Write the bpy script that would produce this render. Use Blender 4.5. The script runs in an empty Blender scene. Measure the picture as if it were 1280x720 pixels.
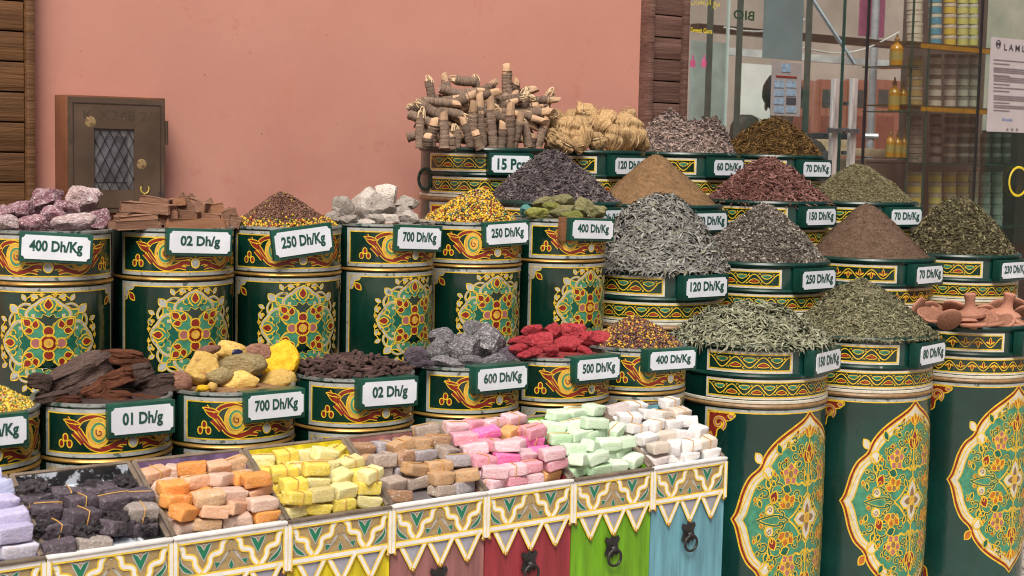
import bpy, bmesh, math, random
import numpy as np
from mathutils import Vector, Matrix, noise
from mathutils.geometry import tessellate_polygon

random.seed(7); RNG = np.random.default_rng(11)
PI = math.pi; R_ = math.radians
SC = bpy.context.scene
COL = SC.collection

# ------------------------------------------------------------------ camera frame
F = 1900.0                        # focal length in pixels of a 1280 wide picture
PITCH = math.atan(175 / F); ROLL = 0.0215
CAM = Vector((0, 0, 1.5))
fw = Vector((0, math.cos(PITCH), -math.sin(PITCH))); up0 = Vector((0, math.sin(PITCH), math.cos(PITCH)))
rt0 = Vector((1, 0, 0))
rt = math.cos(ROLL) * rt0 + math.sin(ROLL) * up0
up = math.cos(ROLL) * up0 - math.sin(ROLL) * rt0
# display rows run along U; N points from the rows towards the wall
YAW = R_(53)
U = Vector((math.sin(YAW), math.cos(YAW), 0)); N = Vector((-math.cos(YAW), math.sin(YAW), 0))
O = Vector((-0.93, 3.46, 0))

def ray(px, py):
    return fw + rt * ((px - 640) / F) - up * ((py - 360) / F)
def point(px, py, t):
    """measured point on the vertical plane t metres behind the front row"""
    d = ray(px, py); k = (t - (CAM - O).dot(N)) / d.dot(N)
    return CAM + d * k
def st(s, t, z=0):
    return O + U * s + N * t + Vector((0, 0, z))
def sdist(p): return (Vector((p.x, p.y, 0)) - O).dot(U)
def camphi(p):
    return -math.atan2(p.x, p.y)
FACE = PI / 2 - YAW              # rotation that turns local -Y to face out of the rows

# ------------------------------------------------------------------ object helpers
def link(name, me, mats=None, parent=None):
    o = bpy.data.objects.new(name, me); COL.objects.link(o)
    if mats is not None:
        for m in (mats if isinstance(mats, (list, tuple)) else [mats]): me.materials.append(m)
    if parent is not None: o.parent = parent
    return o
def tag(o, label=None, cat=None, group=None, kind=None):
    if label: o['label'] = label
    if cat: o['category'] = cat
    if group: o['group'] = group
    if kind: o['kind'] = kind
    return o
def empty(name, loc, rotz=0, label=None, cat=None, group=None):
    o = bpy.data.objects.new(name, None); COL.objects.link(o)
    o.location = loc; o.rotation_euler = (0, 0, rotz); o.empty_display_size = .05
    return tag(o, label, cat, group)
def share(o, me_obj, parent):
    c = me_obj.copy(); COL.objects.link(c); c.parent = parent
    return c
def copy_tree(root):
    r = root.copy(); COL.objects.link(r)
    for ch in root.children:
        c = ch.copy(); COL.objects.link(c); c.parent = r
        for g in ch.children:
            d = g.copy(); COL.objects.link(d); d.parent = c
    return r
def smooth(me, on=True):
    me.polygons.foreach_set('use_smooth', [on] * len(me.polygons)); return me
def autosmooth(me, deg=40):
    bm = bmesh.new(); bm.from_mesh(me)
    for f in bm.faces: f.smooth = True
    for e in bm.edges:
        if len(e.link_faces) == 2 and e.calc_face_angle(0) > R_(deg): e.smooth = False
    bm.to_mesh(me); bm.free(); return me
def mesh_arrays(name, v, f, cols=None, sm=True):
    v = np.asarray(v, dtype=np.float32); f = np.asarray(f, dtype=np.int32)
    me = bpy.data.meshes.new(name); n = f.shape[1]
    me.vertices.add(len(v)); me.vertices.foreach_set('co', v.ravel())
    me.loops.add(f.size); me.loops.foreach_set('vertex_index', f.ravel())
    me.polygons.add(len(f))
    me.polygons.foreach_set('loop_start', np.arange(0, f.size, n, dtype=np.int32))
    me.polygons.foreach_set('loop_total', np.full(len(f), n, dtype=np.int32))
    me.polygons.foreach_set('use_smooth', np.full(len(f), sm, dtype=bool))
    me.update(calc_edges=True)
    if cols is not None:
        a = me.color_attributes.new('Col', 'FLOAT_COLOR', 'POINT')
        c = np.ones((len(v), 4), np.float32); c[:, :3] = cols
        a.data.foreach_set('color', c.ravel())
    return me
def lathe(name, prof, seg=64, mat_of=None):
    v = []; f = []; m = []
    for (r, z) in prof:
        for i in range(seg):
            a = 2 * PI * i / seg; v.append((r * math.sin(a), -r * math.cos(a), z))
    for k in range(len(prof) - 1):
        for i in range(seg):
            j = (i + 1) % seg
            f.append((k * seg + i, k * seg + j, (k + 1) * seg + j, (k + 1) * seg + i)); m.append(mat_of(k) if mat_of else 0)
    me = bpy.data.meshes.new(name); me.from_pydata(v, [], f); me.update()
    if mat_of: me.polygons.foreach_set('material_index', m)
    return autosmooth(me, 35)
def bm_box(bm, c, s, M=None, bev=0):
    g = bmesh.ops.create_cube(bm, size=1)['verts']
    for q in g:
        q.co = Vector((q.co.x * s[0], q.co.y * s[1], q.co.z * s[2])) + Vector(c)
    if bev:
        es = list({e for q in g for e in q.link_edges})
        r = bmesh.ops.bevel(bm, geom=es, offset=bev, segments=2, affect='EDGES', profile=.6)
        g = list({q for ff in r['faces'] for q in ff.verts} | {q for q in g if q.is_valid})
    if M is not None:
        for q in g: q.co = M @ q.co
    return g
def bm_mesh(name, bm, deg=35):
    me = bpy.data.meshes.new(name); bm.normal_update(); bm.to_mesh(me); bm.free(); return autosmooth(me, deg)
def box_mesh(name, c, s, bev=0.003):
    bm = bmesh.new(); bm_box(bm, c, s, bev=bev); return bm_mesh(name, bm)
def bm_tube(bm, pts, r, seg=8, cap=True):
    pts = [Vector(p) for p in pts]; rings = []
    rr = r if isinstance(r, (list, tuple)) else [r] * len(pts)
    ref = None
    for i, p in enumerate(pts):
        t = (pts[min(i + 1, len(pts) - 1)] - pts[max(i - 1, 0)]).normalized()
        if ref is None: ref = t.orthogonal().normalized()
        a = (ref - t * ref.dot(t)).normalized(); ref = a; b = t.cross(a)
        rings.append([bm.verts.new(p + (a * math.cos(2 * PI * k / seg) + b * math.sin(2 * PI * k / seg)) * rr[i]) for k in range(seg)])
    for i in range(len(rings) - 1):
        for k in range(seg):
            bm.faces.new((rings[i][k], rings[i][(k + 1) % seg], rings[i + 1][(k + 1) % seg], rings[i + 1][k]))
    if cap:
        bm.faces.new(list(reversed(rings[0]))); bm.faces.new(rings[-1])

# ------------------------------------------------------------------ materials
def nodes_of(name):
    m = bpy.data.materials.new(name); m.use_nodes = True
    nt = m.node_tree; b = nt.nodes['Principled BSDF']; return m, nt, b
def rgba(c): return (c[0], c[1], c[2], 1)
def mixc(nt, fac, a, b, mode='MIX'):
    n = nt.nodes.new('ShaderNodeMix'); n.data_type = 'RGBA'; n.blend_type = mode
    for sock, val in ((n.inputs[0], fac), (n.inputs[6], a), (n.inputs[7], b)):
        if hasattr(val, 'is_linked') or hasattr(val, 'links'): nt.links.new(val, sock)
        elif isinstance(val, (tuple, list)): sock.default_value = rgba(val)
        else: sock.default_value = val
    return n.outputs[2]
def ntex(nt, scale, detail=4, rough=.55, vec=None, dist=0):
    n = nt.nodes.new('ShaderNodeTexNoise'); n.inputs['Scale'].default_value = scale
    n.inputs['Detail'].default_value = detail; n.inputs['Roughness'].default_value = rough; n.inputs['Distortion'].default_value = dist
    if vec is not None: nt.links.new(vec, n.inputs['Vector'])
    return n.outputs['Fac']
def ramp(nt, fac, a, b, ca=(0, 0, 0), cb=(1, 1, 1)):
    n = nt.nodes.new('ShaderNodeValToRGB'); nt.links.new(fac, n.inputs[0])
    n.color_ramp.elements[0].position = a; n.color_ramp.elements[1].position = b
    n.color_ramp.elements[0].color = rgba(ca); n.color_ramp.elements[1].color = rgba(cb)
    return n.outputs[0]
def objvec(nt, stretch=None, seed=False):
    tc = nt.nodes.new('ShaderNodeTexCoord'); v = tc.outputs['Object']
    if seed:                                      # shift the texture from copy to copy
        oi = nt.nodes.new('ShaderNodeObjectInfo'); mu = nt.nodes.new('ShaderNodeMath'); mu.operation = 'MULTIPLY'
        mu.inputs[1].default_value = 37; nt.links.new(oi.outputs['Random'], mu.inputs[0])
        ad = nt.nodes.new('ShaderNodeVectorMath'); ad.operation = 'ADD'
        nt.links.new(v, ad.inputs[0]); nt.links.new(mu.outputs[0], ad.inputs[1]); v = ad.outputs[0]
    if stretch:
        mp = nt.nodes.new('ShaderNodeMapping'); mp.inputs['Scale'].default_value = stretch
        nt.links.new(v, mp.inputs['Vector']); v = mp.outputs[0]
    return v
def pbr(name, col, rough=.5, var=.2, vs=14, col2=None, wear=None, wearcol=(.3, .3, .28), bump=0, bs=80, metal=0, spec=.5,
        rand=0, seed=False, stretch=None, attr=False, rvar=0, speck=None, sss=0, bstretch=None):
    m, nt, b = nodes_of(name); L = nt.links
    v = objvec(nt, stretch, seed)
    n1 = ntex(nt, vs, 5, .6, v)
    if attr:
        a = nt.nodes.new('ShaderNodeAttribute'); a.attribute_name = 'Col'
        base = mixc(nt, ramp(nt, n1, .3, .7), a.outputs['Color'], a.outputs['Color'])
        lo = mixc(nt, 1.0, a.outputs['Color'], (1 - var,) * 3, 'MULTIPLY')
        base = mixc(nt, ramp(nt, n1, .35, .68), lo, a.outputs['Color'])
    else:
        c2 = col2 or tuple(min(1, c * (1 + var)) for c in col); c1 = tuple(c * (1 - var) for c in col) if not col2 else col
        base = ramp(nt, n1, .32, .68, c1, c2)
    if speck:                                     # (scale, threshold, colour)
        for (s, th, sc) in (speck if isinstance(speck, list) else [speck]):
            base = mixc(nt, ramp(nt, ntex(nt, s, 6, .7, v), th, th + .06), base, sc)
    if wear:
        w = ntex(nt, wear[0], 8, .68, v, .3)
        base = mixc(nt, ramp(nt, w, wear[1], wear[1] + .04), base, wearcol)
    if rand:
        oi = nt.nodes.new('ShaderNodeObjectInfo'); hs = nt.nodes.new('ShaderNodeHueSaturation')
        mr = nt.nodes.new('ShaderNodeMapRange'); mr.inputs[3].default_value = 1 - rand; mr.inputs[4].default_value = 1 + rand
        L.new(oi.outputs['Random'], mr.inputs[0]); L.new(mr.outputs[0], hs.inputs['Value']); L.new(base, hs.inputs['Color']); base = hs.outputs[0]
    L.new(base, b.inputs['Base Color'])
    b.inputs['Metallic'].default_value = metal; b.inputs['Roughness'].default_value = rough
    b.inputs['Specular IOR Level'].default_value = spec
    if rvar:
        mr = nt.nodes.new('ShaderNodeMapRange'); mr.inputs[1].default_value = .3; mr.inputs[2].default_value = .7
        mr.inputs[3].default_value = max(.02, rough - rvar); mr.inputs[4].default_value = min(1, rough + rvar)
        L.new(ntex(nt, 9, 6, .65, v), mr.inputs[0]); L.new(mr.outputs[0], b.inputs['Roughness'])
    if sss:
        b.inputs['Subsurface Weight'].default_value = sss; b.inputs['Subsurface Radius'].default_value = (.01, .008, .006)
    if bump:
        bn = nt.nodes.new('ShaderNodeBump'); bn.inputs['Strength'].default_value = bump; bn.inputs['Distance'].default_value = .01
        bv = objvec(nt, bstretch, seed) if bstretch else v
        L.new(ntex(nt, bs, 6, .65 if not bstretch else .5, bv), bn.inputs['Height']); L.new(bn.outputs[0], b.inputs['Normal'])
    return m

GREEN = pbr('green_enamel', (.0025, .026, .016), .17, .45, 5, rvar=.10, bump=.40, bs=13, bstretch=(1, 1, .28), spec=1.0, wear=(26, .735), wearcol=(.10, .14, .12), seed=True)
GREEN2 = pbr('barrel_green_enamel', (.0034, .040, .031), .18, .4, 4, rvar=.10, bump=.28, bs=9, bstretch=(1, 1, .22), spec=.9, wear=(22, .74), wearcol=(.09, .13, .12), seed=True)
GOLD = pbr('yellow_gold_paint', (.68, .44, .028), .34, .25, 60, bump=.2, bs=160, wear=(48, .655), wearcol=(.012, .05, .03), seed=True)
SILVER = pbr('greyish_white_paint', (.37, .38, .35), .42, .2, 25, wear=(36, .58), wearcol=(.09, .11, .10), bump=.15, seed=True)
CREAM = pbr('cream_white_paint', (.56, .52, .42), .42, .15, 40, wear=(50, .64), wearcol=(.25, .22, .13), seed=True)
RED = pbr('dark_red_paint', (.20, .020, .012), .34, .35, 50, wear=(48, .655), wearcol=(.012, .05, .03), seed=True)
PINK = pbr('mauve_paint', (.36, .13, .12), .4, .2, 50)
MINT = pbr('mint_paint', (.050, .215, .125), .36, .3, 45, wear=(48, .655), wearcol=(.012, .05, .03), seed=True)
TEAL = pbr('deep_green_paint', (.008, .10, .06), .35, .3, 40)
ORANGE = pbr('orange_paint', (.42, .12, .015), .4, .2, 50)
BROWNP = pbr('olive_brown_paint', (.22, .13, .055), .45, .25, 50)
OCHRE = pbr('antique_gold_paint', (.60, .34, .06), .38, .3, 40, wear=(48, .655), wearcol=(.012, .05, .03), seed=True)
BRASS = pbr('dull_brass', (.42, .24, .06), .38, .3, 20, metal=.6, wear=(30, .66), wearcol=(.12, .08, .04))
RIM = pbr('worn_metal_rim', (.22, .24, .22), .4, .3, 22, metal=.4, wear=(34, .52), wearcol=(.03, .07, .05))
DARKRIM = pbr('dark_green_rim', (.004, .03, .022), .3, .3, 20, wear=(36, .64), wearcol=(.22, .27, .25), seed=True)
INSIDE = pbr('tin_inside', (.03, .025, .02), .8)
WHITE = pbr('sign_white_enamel', (.67, .71, .75), .25, .08, 12, wear=(30, .71), wearcol=(.42, .40, .36), seed=True)
SIGNG = pbr('sign_green_paint', (.008, .066, .044), .35, .25, 16, wear=(30, .70), wearcol=(.10, .18, .15), seed=True)
INK = pbr('sign_dark_green_lettering', (.010, .068, .052), .4, .2, 60, wear=(14, .63), wearcol=(.12, .15, .145), seed=True)
SIGND = pbr('barrel_board_green', (.004, .042, .030), .3, .3, 14, wear=(30, .70), wearcol=(.08, .13, .11), seed=True)
WOODB = pbr('raw_sign_wood', (.20, .085, .035), .6, .3, 20, stretch=(1, 1, 8))
SCREW = pbr('screw_metal', (.35, .35, .35), .35, .1, 20, metal=.8)
PAL = dict(g=0, s=1, r=2, m=3, t=4, c=5, p=6, o=7, b=8, h=9, d=10)
PMATS = [GOLD, SILVER, RED, MINT, TEAL, CREAM, PINK, ORANGE, BROWNP, OCHRE, GREEN]

# ------------------------------------------------------------------ painted ornament (thin raised paint, wrapped round a cylinder or flat)
class Decor:
    def __init__(s, R=None, dx=.007):
        s.R = R; s.v = []; s.f = []; s.m = []; s.k = 0; s.T = lambda p: p; s.dx = dx
    def _put(s, pts, tris, mat, layer):
        s.k += 1; off = .0006 + layer * .0003 + (s.k % 40) * 2.0e-6
        b = len(s.v)
        for (x, y) in pts:
            if s.R:
                a = x / s.R; s.v.append(((s.R + off) * math.sin(a), -(s.R + off) * math.cos(a), y))
            else: s.v.append((x, -off, y))
        for t in tris: s.f.append(tuple(b + i for i in t)); s.m.append(PAL[mat])
    def stroke(s, pts, w, mat, layer, closed=False, taper=False):
        P = [Vector(s.T(p)).to_2d() if len(p) == 2 else p for p in pts]
        P = [Vector((p[0], p[1])) for p in P]; n = len(P); out = []; tr = []
        if closed: P = P + [P[0]]; n += 1
        for i in range(n):
            if closed: a = P[(i - 1) % (n - 1)]; c = P[(i + 1) % (n - 1)]
            else: a = P[max(0, i - 1)]; c = P[min(n - 1, i + 1)]
            d = c - a; d = d.normalized() if d.length > 1e-9 else Vector((1, 0)); q = Vector((-d.y, d.x))
            ww = w / 2 * ((1 - .85 * i / (n - 1)) if taper else 1)
            out += [tuple(P[i] + q * ww), tuple(P[i] - q * ww)]
        for i in range(n - 1): tr.append((2 * i, 2 * i + 1, 2 * i + 3, 2 * i + 2))
        s._put(out, tr, mat, layer)
    def fill(s, pts, mat, layer):
        P = [tuple(s.T(p)) for p in pts]
        tris = tessellate_polygon([[Vector((x, y, 0)) for x, y in P]])
        V = []; Tt = []; key = {}
        def vid(p):
            k = (round(p[0], 7), round(p[1], 7))
            if k not in key: key[k] = len(V); V.append(p)
            return key[k]
        st_ = [tuple(P[i] for i in t) for t in tris]
        while st_:
            a, b, c = st_.pop()
            e = [(abs(a[0] - b[0]), 0), (abs(b[0] - c[0]), 1), (abs(c[0] - a[0]), 2)]; e.sort()
            if s.R and e[-1][0] > s.dx:
                k = e[-1][1]
                if k == 1: a, b, c = b, c, a
                elif k == 2: a, b, c = c, a, b
                mid = ((a[0] + b[0]) / 2, (a[1] + b[1]) / 2)
                st_ += [(a, mid, c), (mid, b, c)]
            else: Tt.append((vid(a), vid(b), vid(c)))
        s._put(V, Tt, mat, layer)
    def shape(s, pts, mat, layer, out='g', w=.0025):
        s.fill(pts, mat, layer)
        if out: s.stroke(pts, w, out, layer + 1, closed=True)
    def mesh(s, name):
        me = bpy.data.meshes.new(name); me.from_pydata(s.v, [], s.f); me.update()
        me.polygons.foreach_set('material_index', s.m); smooth(me)
        for m in PMATS: me.materials.append(m)
        return me
def arc(cx, cy, r0, r1, a0, a1, n=18):
    return [(cx + (r0 + (r1 - r0) * i / (n - 1)) * math.cos(R_(a0 + (a1 - a0) * i / (n - 1))),
             cy + (r0 + (r1 - r0) * i / (n - 1)) * math.sin(R_(a0 + (a1 - a0) * i / (n - 1)))) for i in range(n)]
def circ(cx, cy, r, n=14): return [(cx + r * math.cos(2 * PI * i / n), cy + r * math.sin(2 * PI * i / n)) for i in range(n)]
def leaf(cx, cy, L, W, ang, n=7, tipp=1.0):
    """pointed leaf starting at (cx,cy), pointing along ang degrees"""
    c, s = math.cos(R_(ang)), math.sin(R_(ang)); P = []
    up_ = [(L * i / n, W / 2 * math.sin(PI * (i / n) ** tipp)) for i in range(n + 1)]
    for x, y in up_ + [(x, -y) for x, y in reversed(up_[1:-1])]:
        P.append((cx + x * c - y * s, cy + x * s + y * c))
    return P
def spline(pts, n=6):
    P = [Vector(p) for p in pts]; out = []
    for i in range(len(P) - 1):
        p0 = P[max(i - 1, 0)]; p1 = P[i]; p2 = P[i + 1]; p3 = P[min(i + 2, len(P) - 1)]
        for k in range(n):
            t = k / n
            q = .5 * ((2 * p1) + (p2 - p0) * t + (2 * p0 - 5 * p1 + 4 * p2 - p3) * t * t + (3 * p1 - p0 - 3 * p2 + p3) * t ** 3)
            out.append(tuple(q))
    out.append(tuple(P[-1])); return out
def hline(x0, x1, y, dx=.007):
    n = max(2, int(abs(x1 - x0) / dx) + 1); return [(x0 + (x1 - x0) * i / (n - 1), y) for i in range(n)]
def frame(D, x0, x1, y0, y1, w, mat, layer):
    D.T = lambda p: p
    h = w / 2
    D.stroke(hline(x0, x1, y0 + h), w, mat, layer); D.stroke(hline(x0, x1, y1 - h), w, mat, layer)
    D.stroke([(x0 + h, y0 + w), (x0 + h, y1 - w)], w, mat, layer); D.stroke([(x1 - h, y0 + w), (x1 - h, y1 - w)], w, mat, layer)

def rosette(D, cx, cy, S):
    """round arabesque medallion of the small tins"""
    def base(p): return (cx + p[0] * S, cy + p[1] * S)
    D.T = base
    def outl(k): return [(k * (.88 + .07 * math.cos(8 * a) + .04 * math.cos(16 * a + .6)) * math.cos(a), k * (.88 + .07 * math.cos(8 * a) + .04 * math.cos(16 * a + .6)) * math.sin(a)) for a in [2 * PI * i / 120 for i in range(120)]]
    D.fill(outl(1.0), 'g', 0); D.fill(outl(.955), 'm', 1)
    for q in range(4):
        for mir in (1, -1):
            ca, sa = math.cos(q * PI / 2), math.sin(q * PI / 2)
            def T(p, ca=ca, sa=sa, mir=mir):
                x, y = p[0] * mir, p[1]; return base((x * ca - y * sa, x * sa + y * ca))
            D.T = T
            # silver scroll running from the top point out to the diagonal tip
            sc = spline([(.0, .93), (.12, .90), (.24, .80), (.36, .72), (.44, .60), (.40, .50), (.31, .52), (.30, .60)], 5)
            D.stroke(sc, 0.0686 * S, 'g', 2); D.stroke(sc, 0.0390 * S, 's', 3)
            sc = spline([(.34, .78), (.46, .80), (.58, .74), (.62, .66)], 5)
            D.stroke(sc, 0.0562 * S, 'g', 2); D.stroke(sc, 0.0296 * S, 's', 4)
            sc = spline([(.10, .70), (.20, .66), (.26, .70), (.24, .77)], 5); D.stroke(sc, 0.0234 * S, 'g', 4)
            sc = spline([(.06, 1.0), (.20, 1.0), (.33, .97), (.45, .89)], 5); D.stroke(sc, 0.0218 * S, 'g', 3)
            D.shape(leaf(.44, .86, .16, .09, 60), 's', 4, 'g', 0.0172 * S)
            D.stroke(spline([(.66, .60), (.58, .60), (.52, .56)], 4), 0.0218 * S, 'g', 4)
            D.stroke(spline([(.05, .62), (.12, .70), (.16, .80)], 5), 0.0273 * S, 'g', 4)
            D.stroke(spline([(.06, .60), (.14, .64), (.22, .74)], 5), 0.0234 * S, 't', 4)
            D.shape(leaf(.20, .93, .16, .10, 20), 's', 4, 'g', 0.0195 * S)
            D.shape(circ(.30, .90, .035, 8), 'h', 4, 'g', 0.0156 * S)
            D.shape(circ(.13, .99, .035, 8), 'h', 4, 'g', 0.0156 * S)
            D.shape(circ(.50, .47, .04, 8), 'h', 4, 'g', 0.0156 * S)
    for q in range(4):
        ca, sa = math.cos(q * PI / 2), math.sin(q * PI / 2)
        D.T = lambda p, ca=ca, sa=sa: base((p[0] * ca - p[1] * sa, p[0] * sa + p[1] * ca))
        D.shape([(0, .22), (-.10, .40), (-.30, .52), (-.14, .52), (-.10, .60), (0, .54), (.10, .60), (.14, .52), (.30, .52), (.10, .40)], 'd' if q % 2 == 0 else 't', 2, 'g', 0.0156 * S)
        D.shape(leaf(0, .68, .24, .17, 90, 8, .8), 'r', 5, 'g', 0.0273 * S)
        ca2, sa2 = math.cos(q * PI / 2 + PI / 4), math.sin(q * PI / 2 + PI / 4)
        D.T = lambda p, ca=ca2, sa=sa2: base((p[0] * ca - p[1] * sa, p[0] * sa + p[1] * ca))
        D.shape(leaf(0, .10, .66, .40, 90, 9), 'm', 4, 'g', 0.0234 * S)
        D.shape(leaf(0, .50, .20, .16, 90, 7, .8), 'r', 6, 'g', 0.0234 * S)
        D.shape(leaf(.02, .40, .19, .14, 35, 7, .8), 'r', 6, 'g', 0.0234 * S)
        D.shape(leaf(-.02, .40, .19, .14, 145, 7, .8), 'r', 6, 'g', 0.0234 * S)
        D.shape(leaf(0, .86, .24, .17, 90, 7), 's', 5, 'g', 0.0234 * S)
    for q in range(4):
        ca, sa = math.cos(q * PI / 2), math.sin(q * PI / 2)
        D.T = lambda p, ca=ca, sa=sa: base((p[0] * ca - p[1] * sa, p[0] * sa + p[1] * ca))
        D.shape(circ(0, .245, .105, 14), 'p' if q % 2 else 'r', 7, 'g', 0.0273 * S)
    D.T = base
    D.shape(circ(0, 0, .17, 20), 'r', 8, 'g', 0.0312 * S); D.shape(circ(0, 0, .085, 14), 'h', 10, 'g', 0.0195 * S)

def scroll_band(D, hw, y0, h):
    """mirrored acanthus scroll of the tin lids; hw half width in metres"""
    for mir in (-1, 1):
        D.T = lambda p, mir=mir: (mir * p[0] * hw, y0 + p[1] * h)
        r = h
        for (x, y) in ((.80, .20), (.75, .37), (.70, .20)):
            D.shape([(x + .030 * math.cos(a), y + .105 * math.sin(a)) for a in [2 * PI * i / 12 for i in range(12)]], 'r', 1, 'g', .0028)
        for path, w_ in ((spline([(.74, .90), (.68, .70), (.60, .58), (.55, .40), (.47, .16), (.36, .06), (.25, .12), (.15, .24), (.07, .22)], 6), .0150), (spline([(.62, .66), (.56, .86), (.44, .95), (.32, .88), (.25, .76)], 6), .0125), (spline([(.66, .50), (.60, .36), (.55, .22)], 5), .0120), (spline([(.30, .10), (.20, .10), (.12, .06)], 5), .0100)):
            D.stroke(path, w_, 'g', 1, taper=False); D.stroke(path, w_ - .0048, 'r', 2)
        D.shape(leaf(.70, .76, .10, .22, 120), 'r', 3, 'g', .0022); D.shape(leaf(.17, .30, .09, .30, 75), 'r', 3, 'g', .0022)
        D.stroke(spline([(.60, .56), (.54, .36), (.46, .16), (.36, .09)], 6), .0018, 'h', 4)
        def ell(cx, cy, k, n=20): return [(cx + k * .40 * math.cos(a), cy + k * 1.30 * math.sin(a)) for a in [2 * PI * i / n for i in range(n)]]
        D.shape(ell(.385, .52, .31), 'h', 3, 'g', .0028); D.shape(ell(.378, .52, .225), 'm', 5, 'g', .0022); D.shape(ell(.37, .53, .15), 'h', 7, 'g', .002)
        D.stroke([(.37 + .04 * a / 400 * math.cos(R_(a)), .53 + .13 * a / 400 * math.sin(R_(a))) for a in range(20, 420, 25)], .0024, 'r', 9)
        D.shape([(.17, .70), (.10, .84), (.20, .92), (.28, .84), (.22, .80)], 'r', 2, 'g', .0025)
        D.stroke(spline([(.02, .55), (.08, .62), (.14, .56), (.12, .46)], 5), .0045, 'g', 2)
    D.T = lambda p: (p[0] * hw, y0 + p[1] * h)
    D.shape([(.055 * math.cos(a), .22 + .15 * math.sin(a)) for a in [2 * PI * i / 16 for i in range(16)]], 's', 4, 'g', .003)
    D.shape(leaf(0, .40, .22, .05, 90), 'm', 4, 'g', .002)

def vine_band(D, x0, x1, y0, y1, variant=0):
    """frame and running vine of the big barrels"""
    h = y1 - y0
    frame(D, x0, x1, y0, y1, h * .10, 'c', 1); frame(D, x0 + h * .10, x1 - h * .10, y0 + h * .10, y1 - h * .10, h * .055, 'g', 2)
    a0, a1 = x0 + h * .16, x1 - h * .16; b0, b1 = y0 + h * .155, y1 - h * .155; hh = b1 - b0; n = max(2, round((a1 - a0) / (hh * 1.75))); per = (a1 - a0) / n
    D.T = lambda p: p
    D.fill([(a0, b0), (a1, b0), (a1, b1), (a0, b1)], 'd', 0)
    pts = [(a0 + (a1 - a0) * i / (n * 14), (b0 + b1) / 2 + hh * .36 * math.cos(2 * PI * i / 14)) for i in range(n * 14 + 1)]
    D.stroke(pts, hh * .075, 'g', 3)
    for k in range(n):
        for half in (0, 1):
            cx = a0 + per * (k + (.5 if half == 0 else 1.0)); s = 1 if half == 0 else -1
            if cx > a1 - per * .2: continue
            cy = (b0 + b1) / 2 + s * hh * .10
            if variant == 0:
                D.shape([(cx + per * .20 * math.cos(a) + per * .05 * math.sin(2 * a), cy + s * hh * (.06 + .17 * math.sin(a))) for a in [2 * PI * i / 14 for i in range(14)]], 'm' if half == 0 else 'r', 4, 'g', hh * .055)
                D.stroke(spline([(cx - per * .12, cy), (cx + per * .05, cy + s * hh * .08), (cx + per * .14, cy - s * hh * .02)], 4), hh * .045, 't' if half == 0 else 'o', 6)
                D.stroke(arc(cx + per * .30, cy + s * hh * .22, hh * .02, hh * .10, 0, 300, 10), hh * .045, 'g', 4)
                D.stroke(arc(cx - per * .27, cy + s * hh * .24, hh * .10, hh * .02, 200, -60, 10), hh * .04, 'g', 4)
            else:
                for ang in (90, 50, 130):
                    D.shape(leaf(cx, cy - s * hh * .30, hh * (.62 if ang == 90 else .5), hh * .20, s * ang), 'r', 4, 'g' if ang == 90 else None, hh * .05)
                for ang in (28, 152):
                    D.shape(leaf(cx, cy - s * hh * .22, hh * .42, hh * .12, s * ang), 'g', 5, None)

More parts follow.
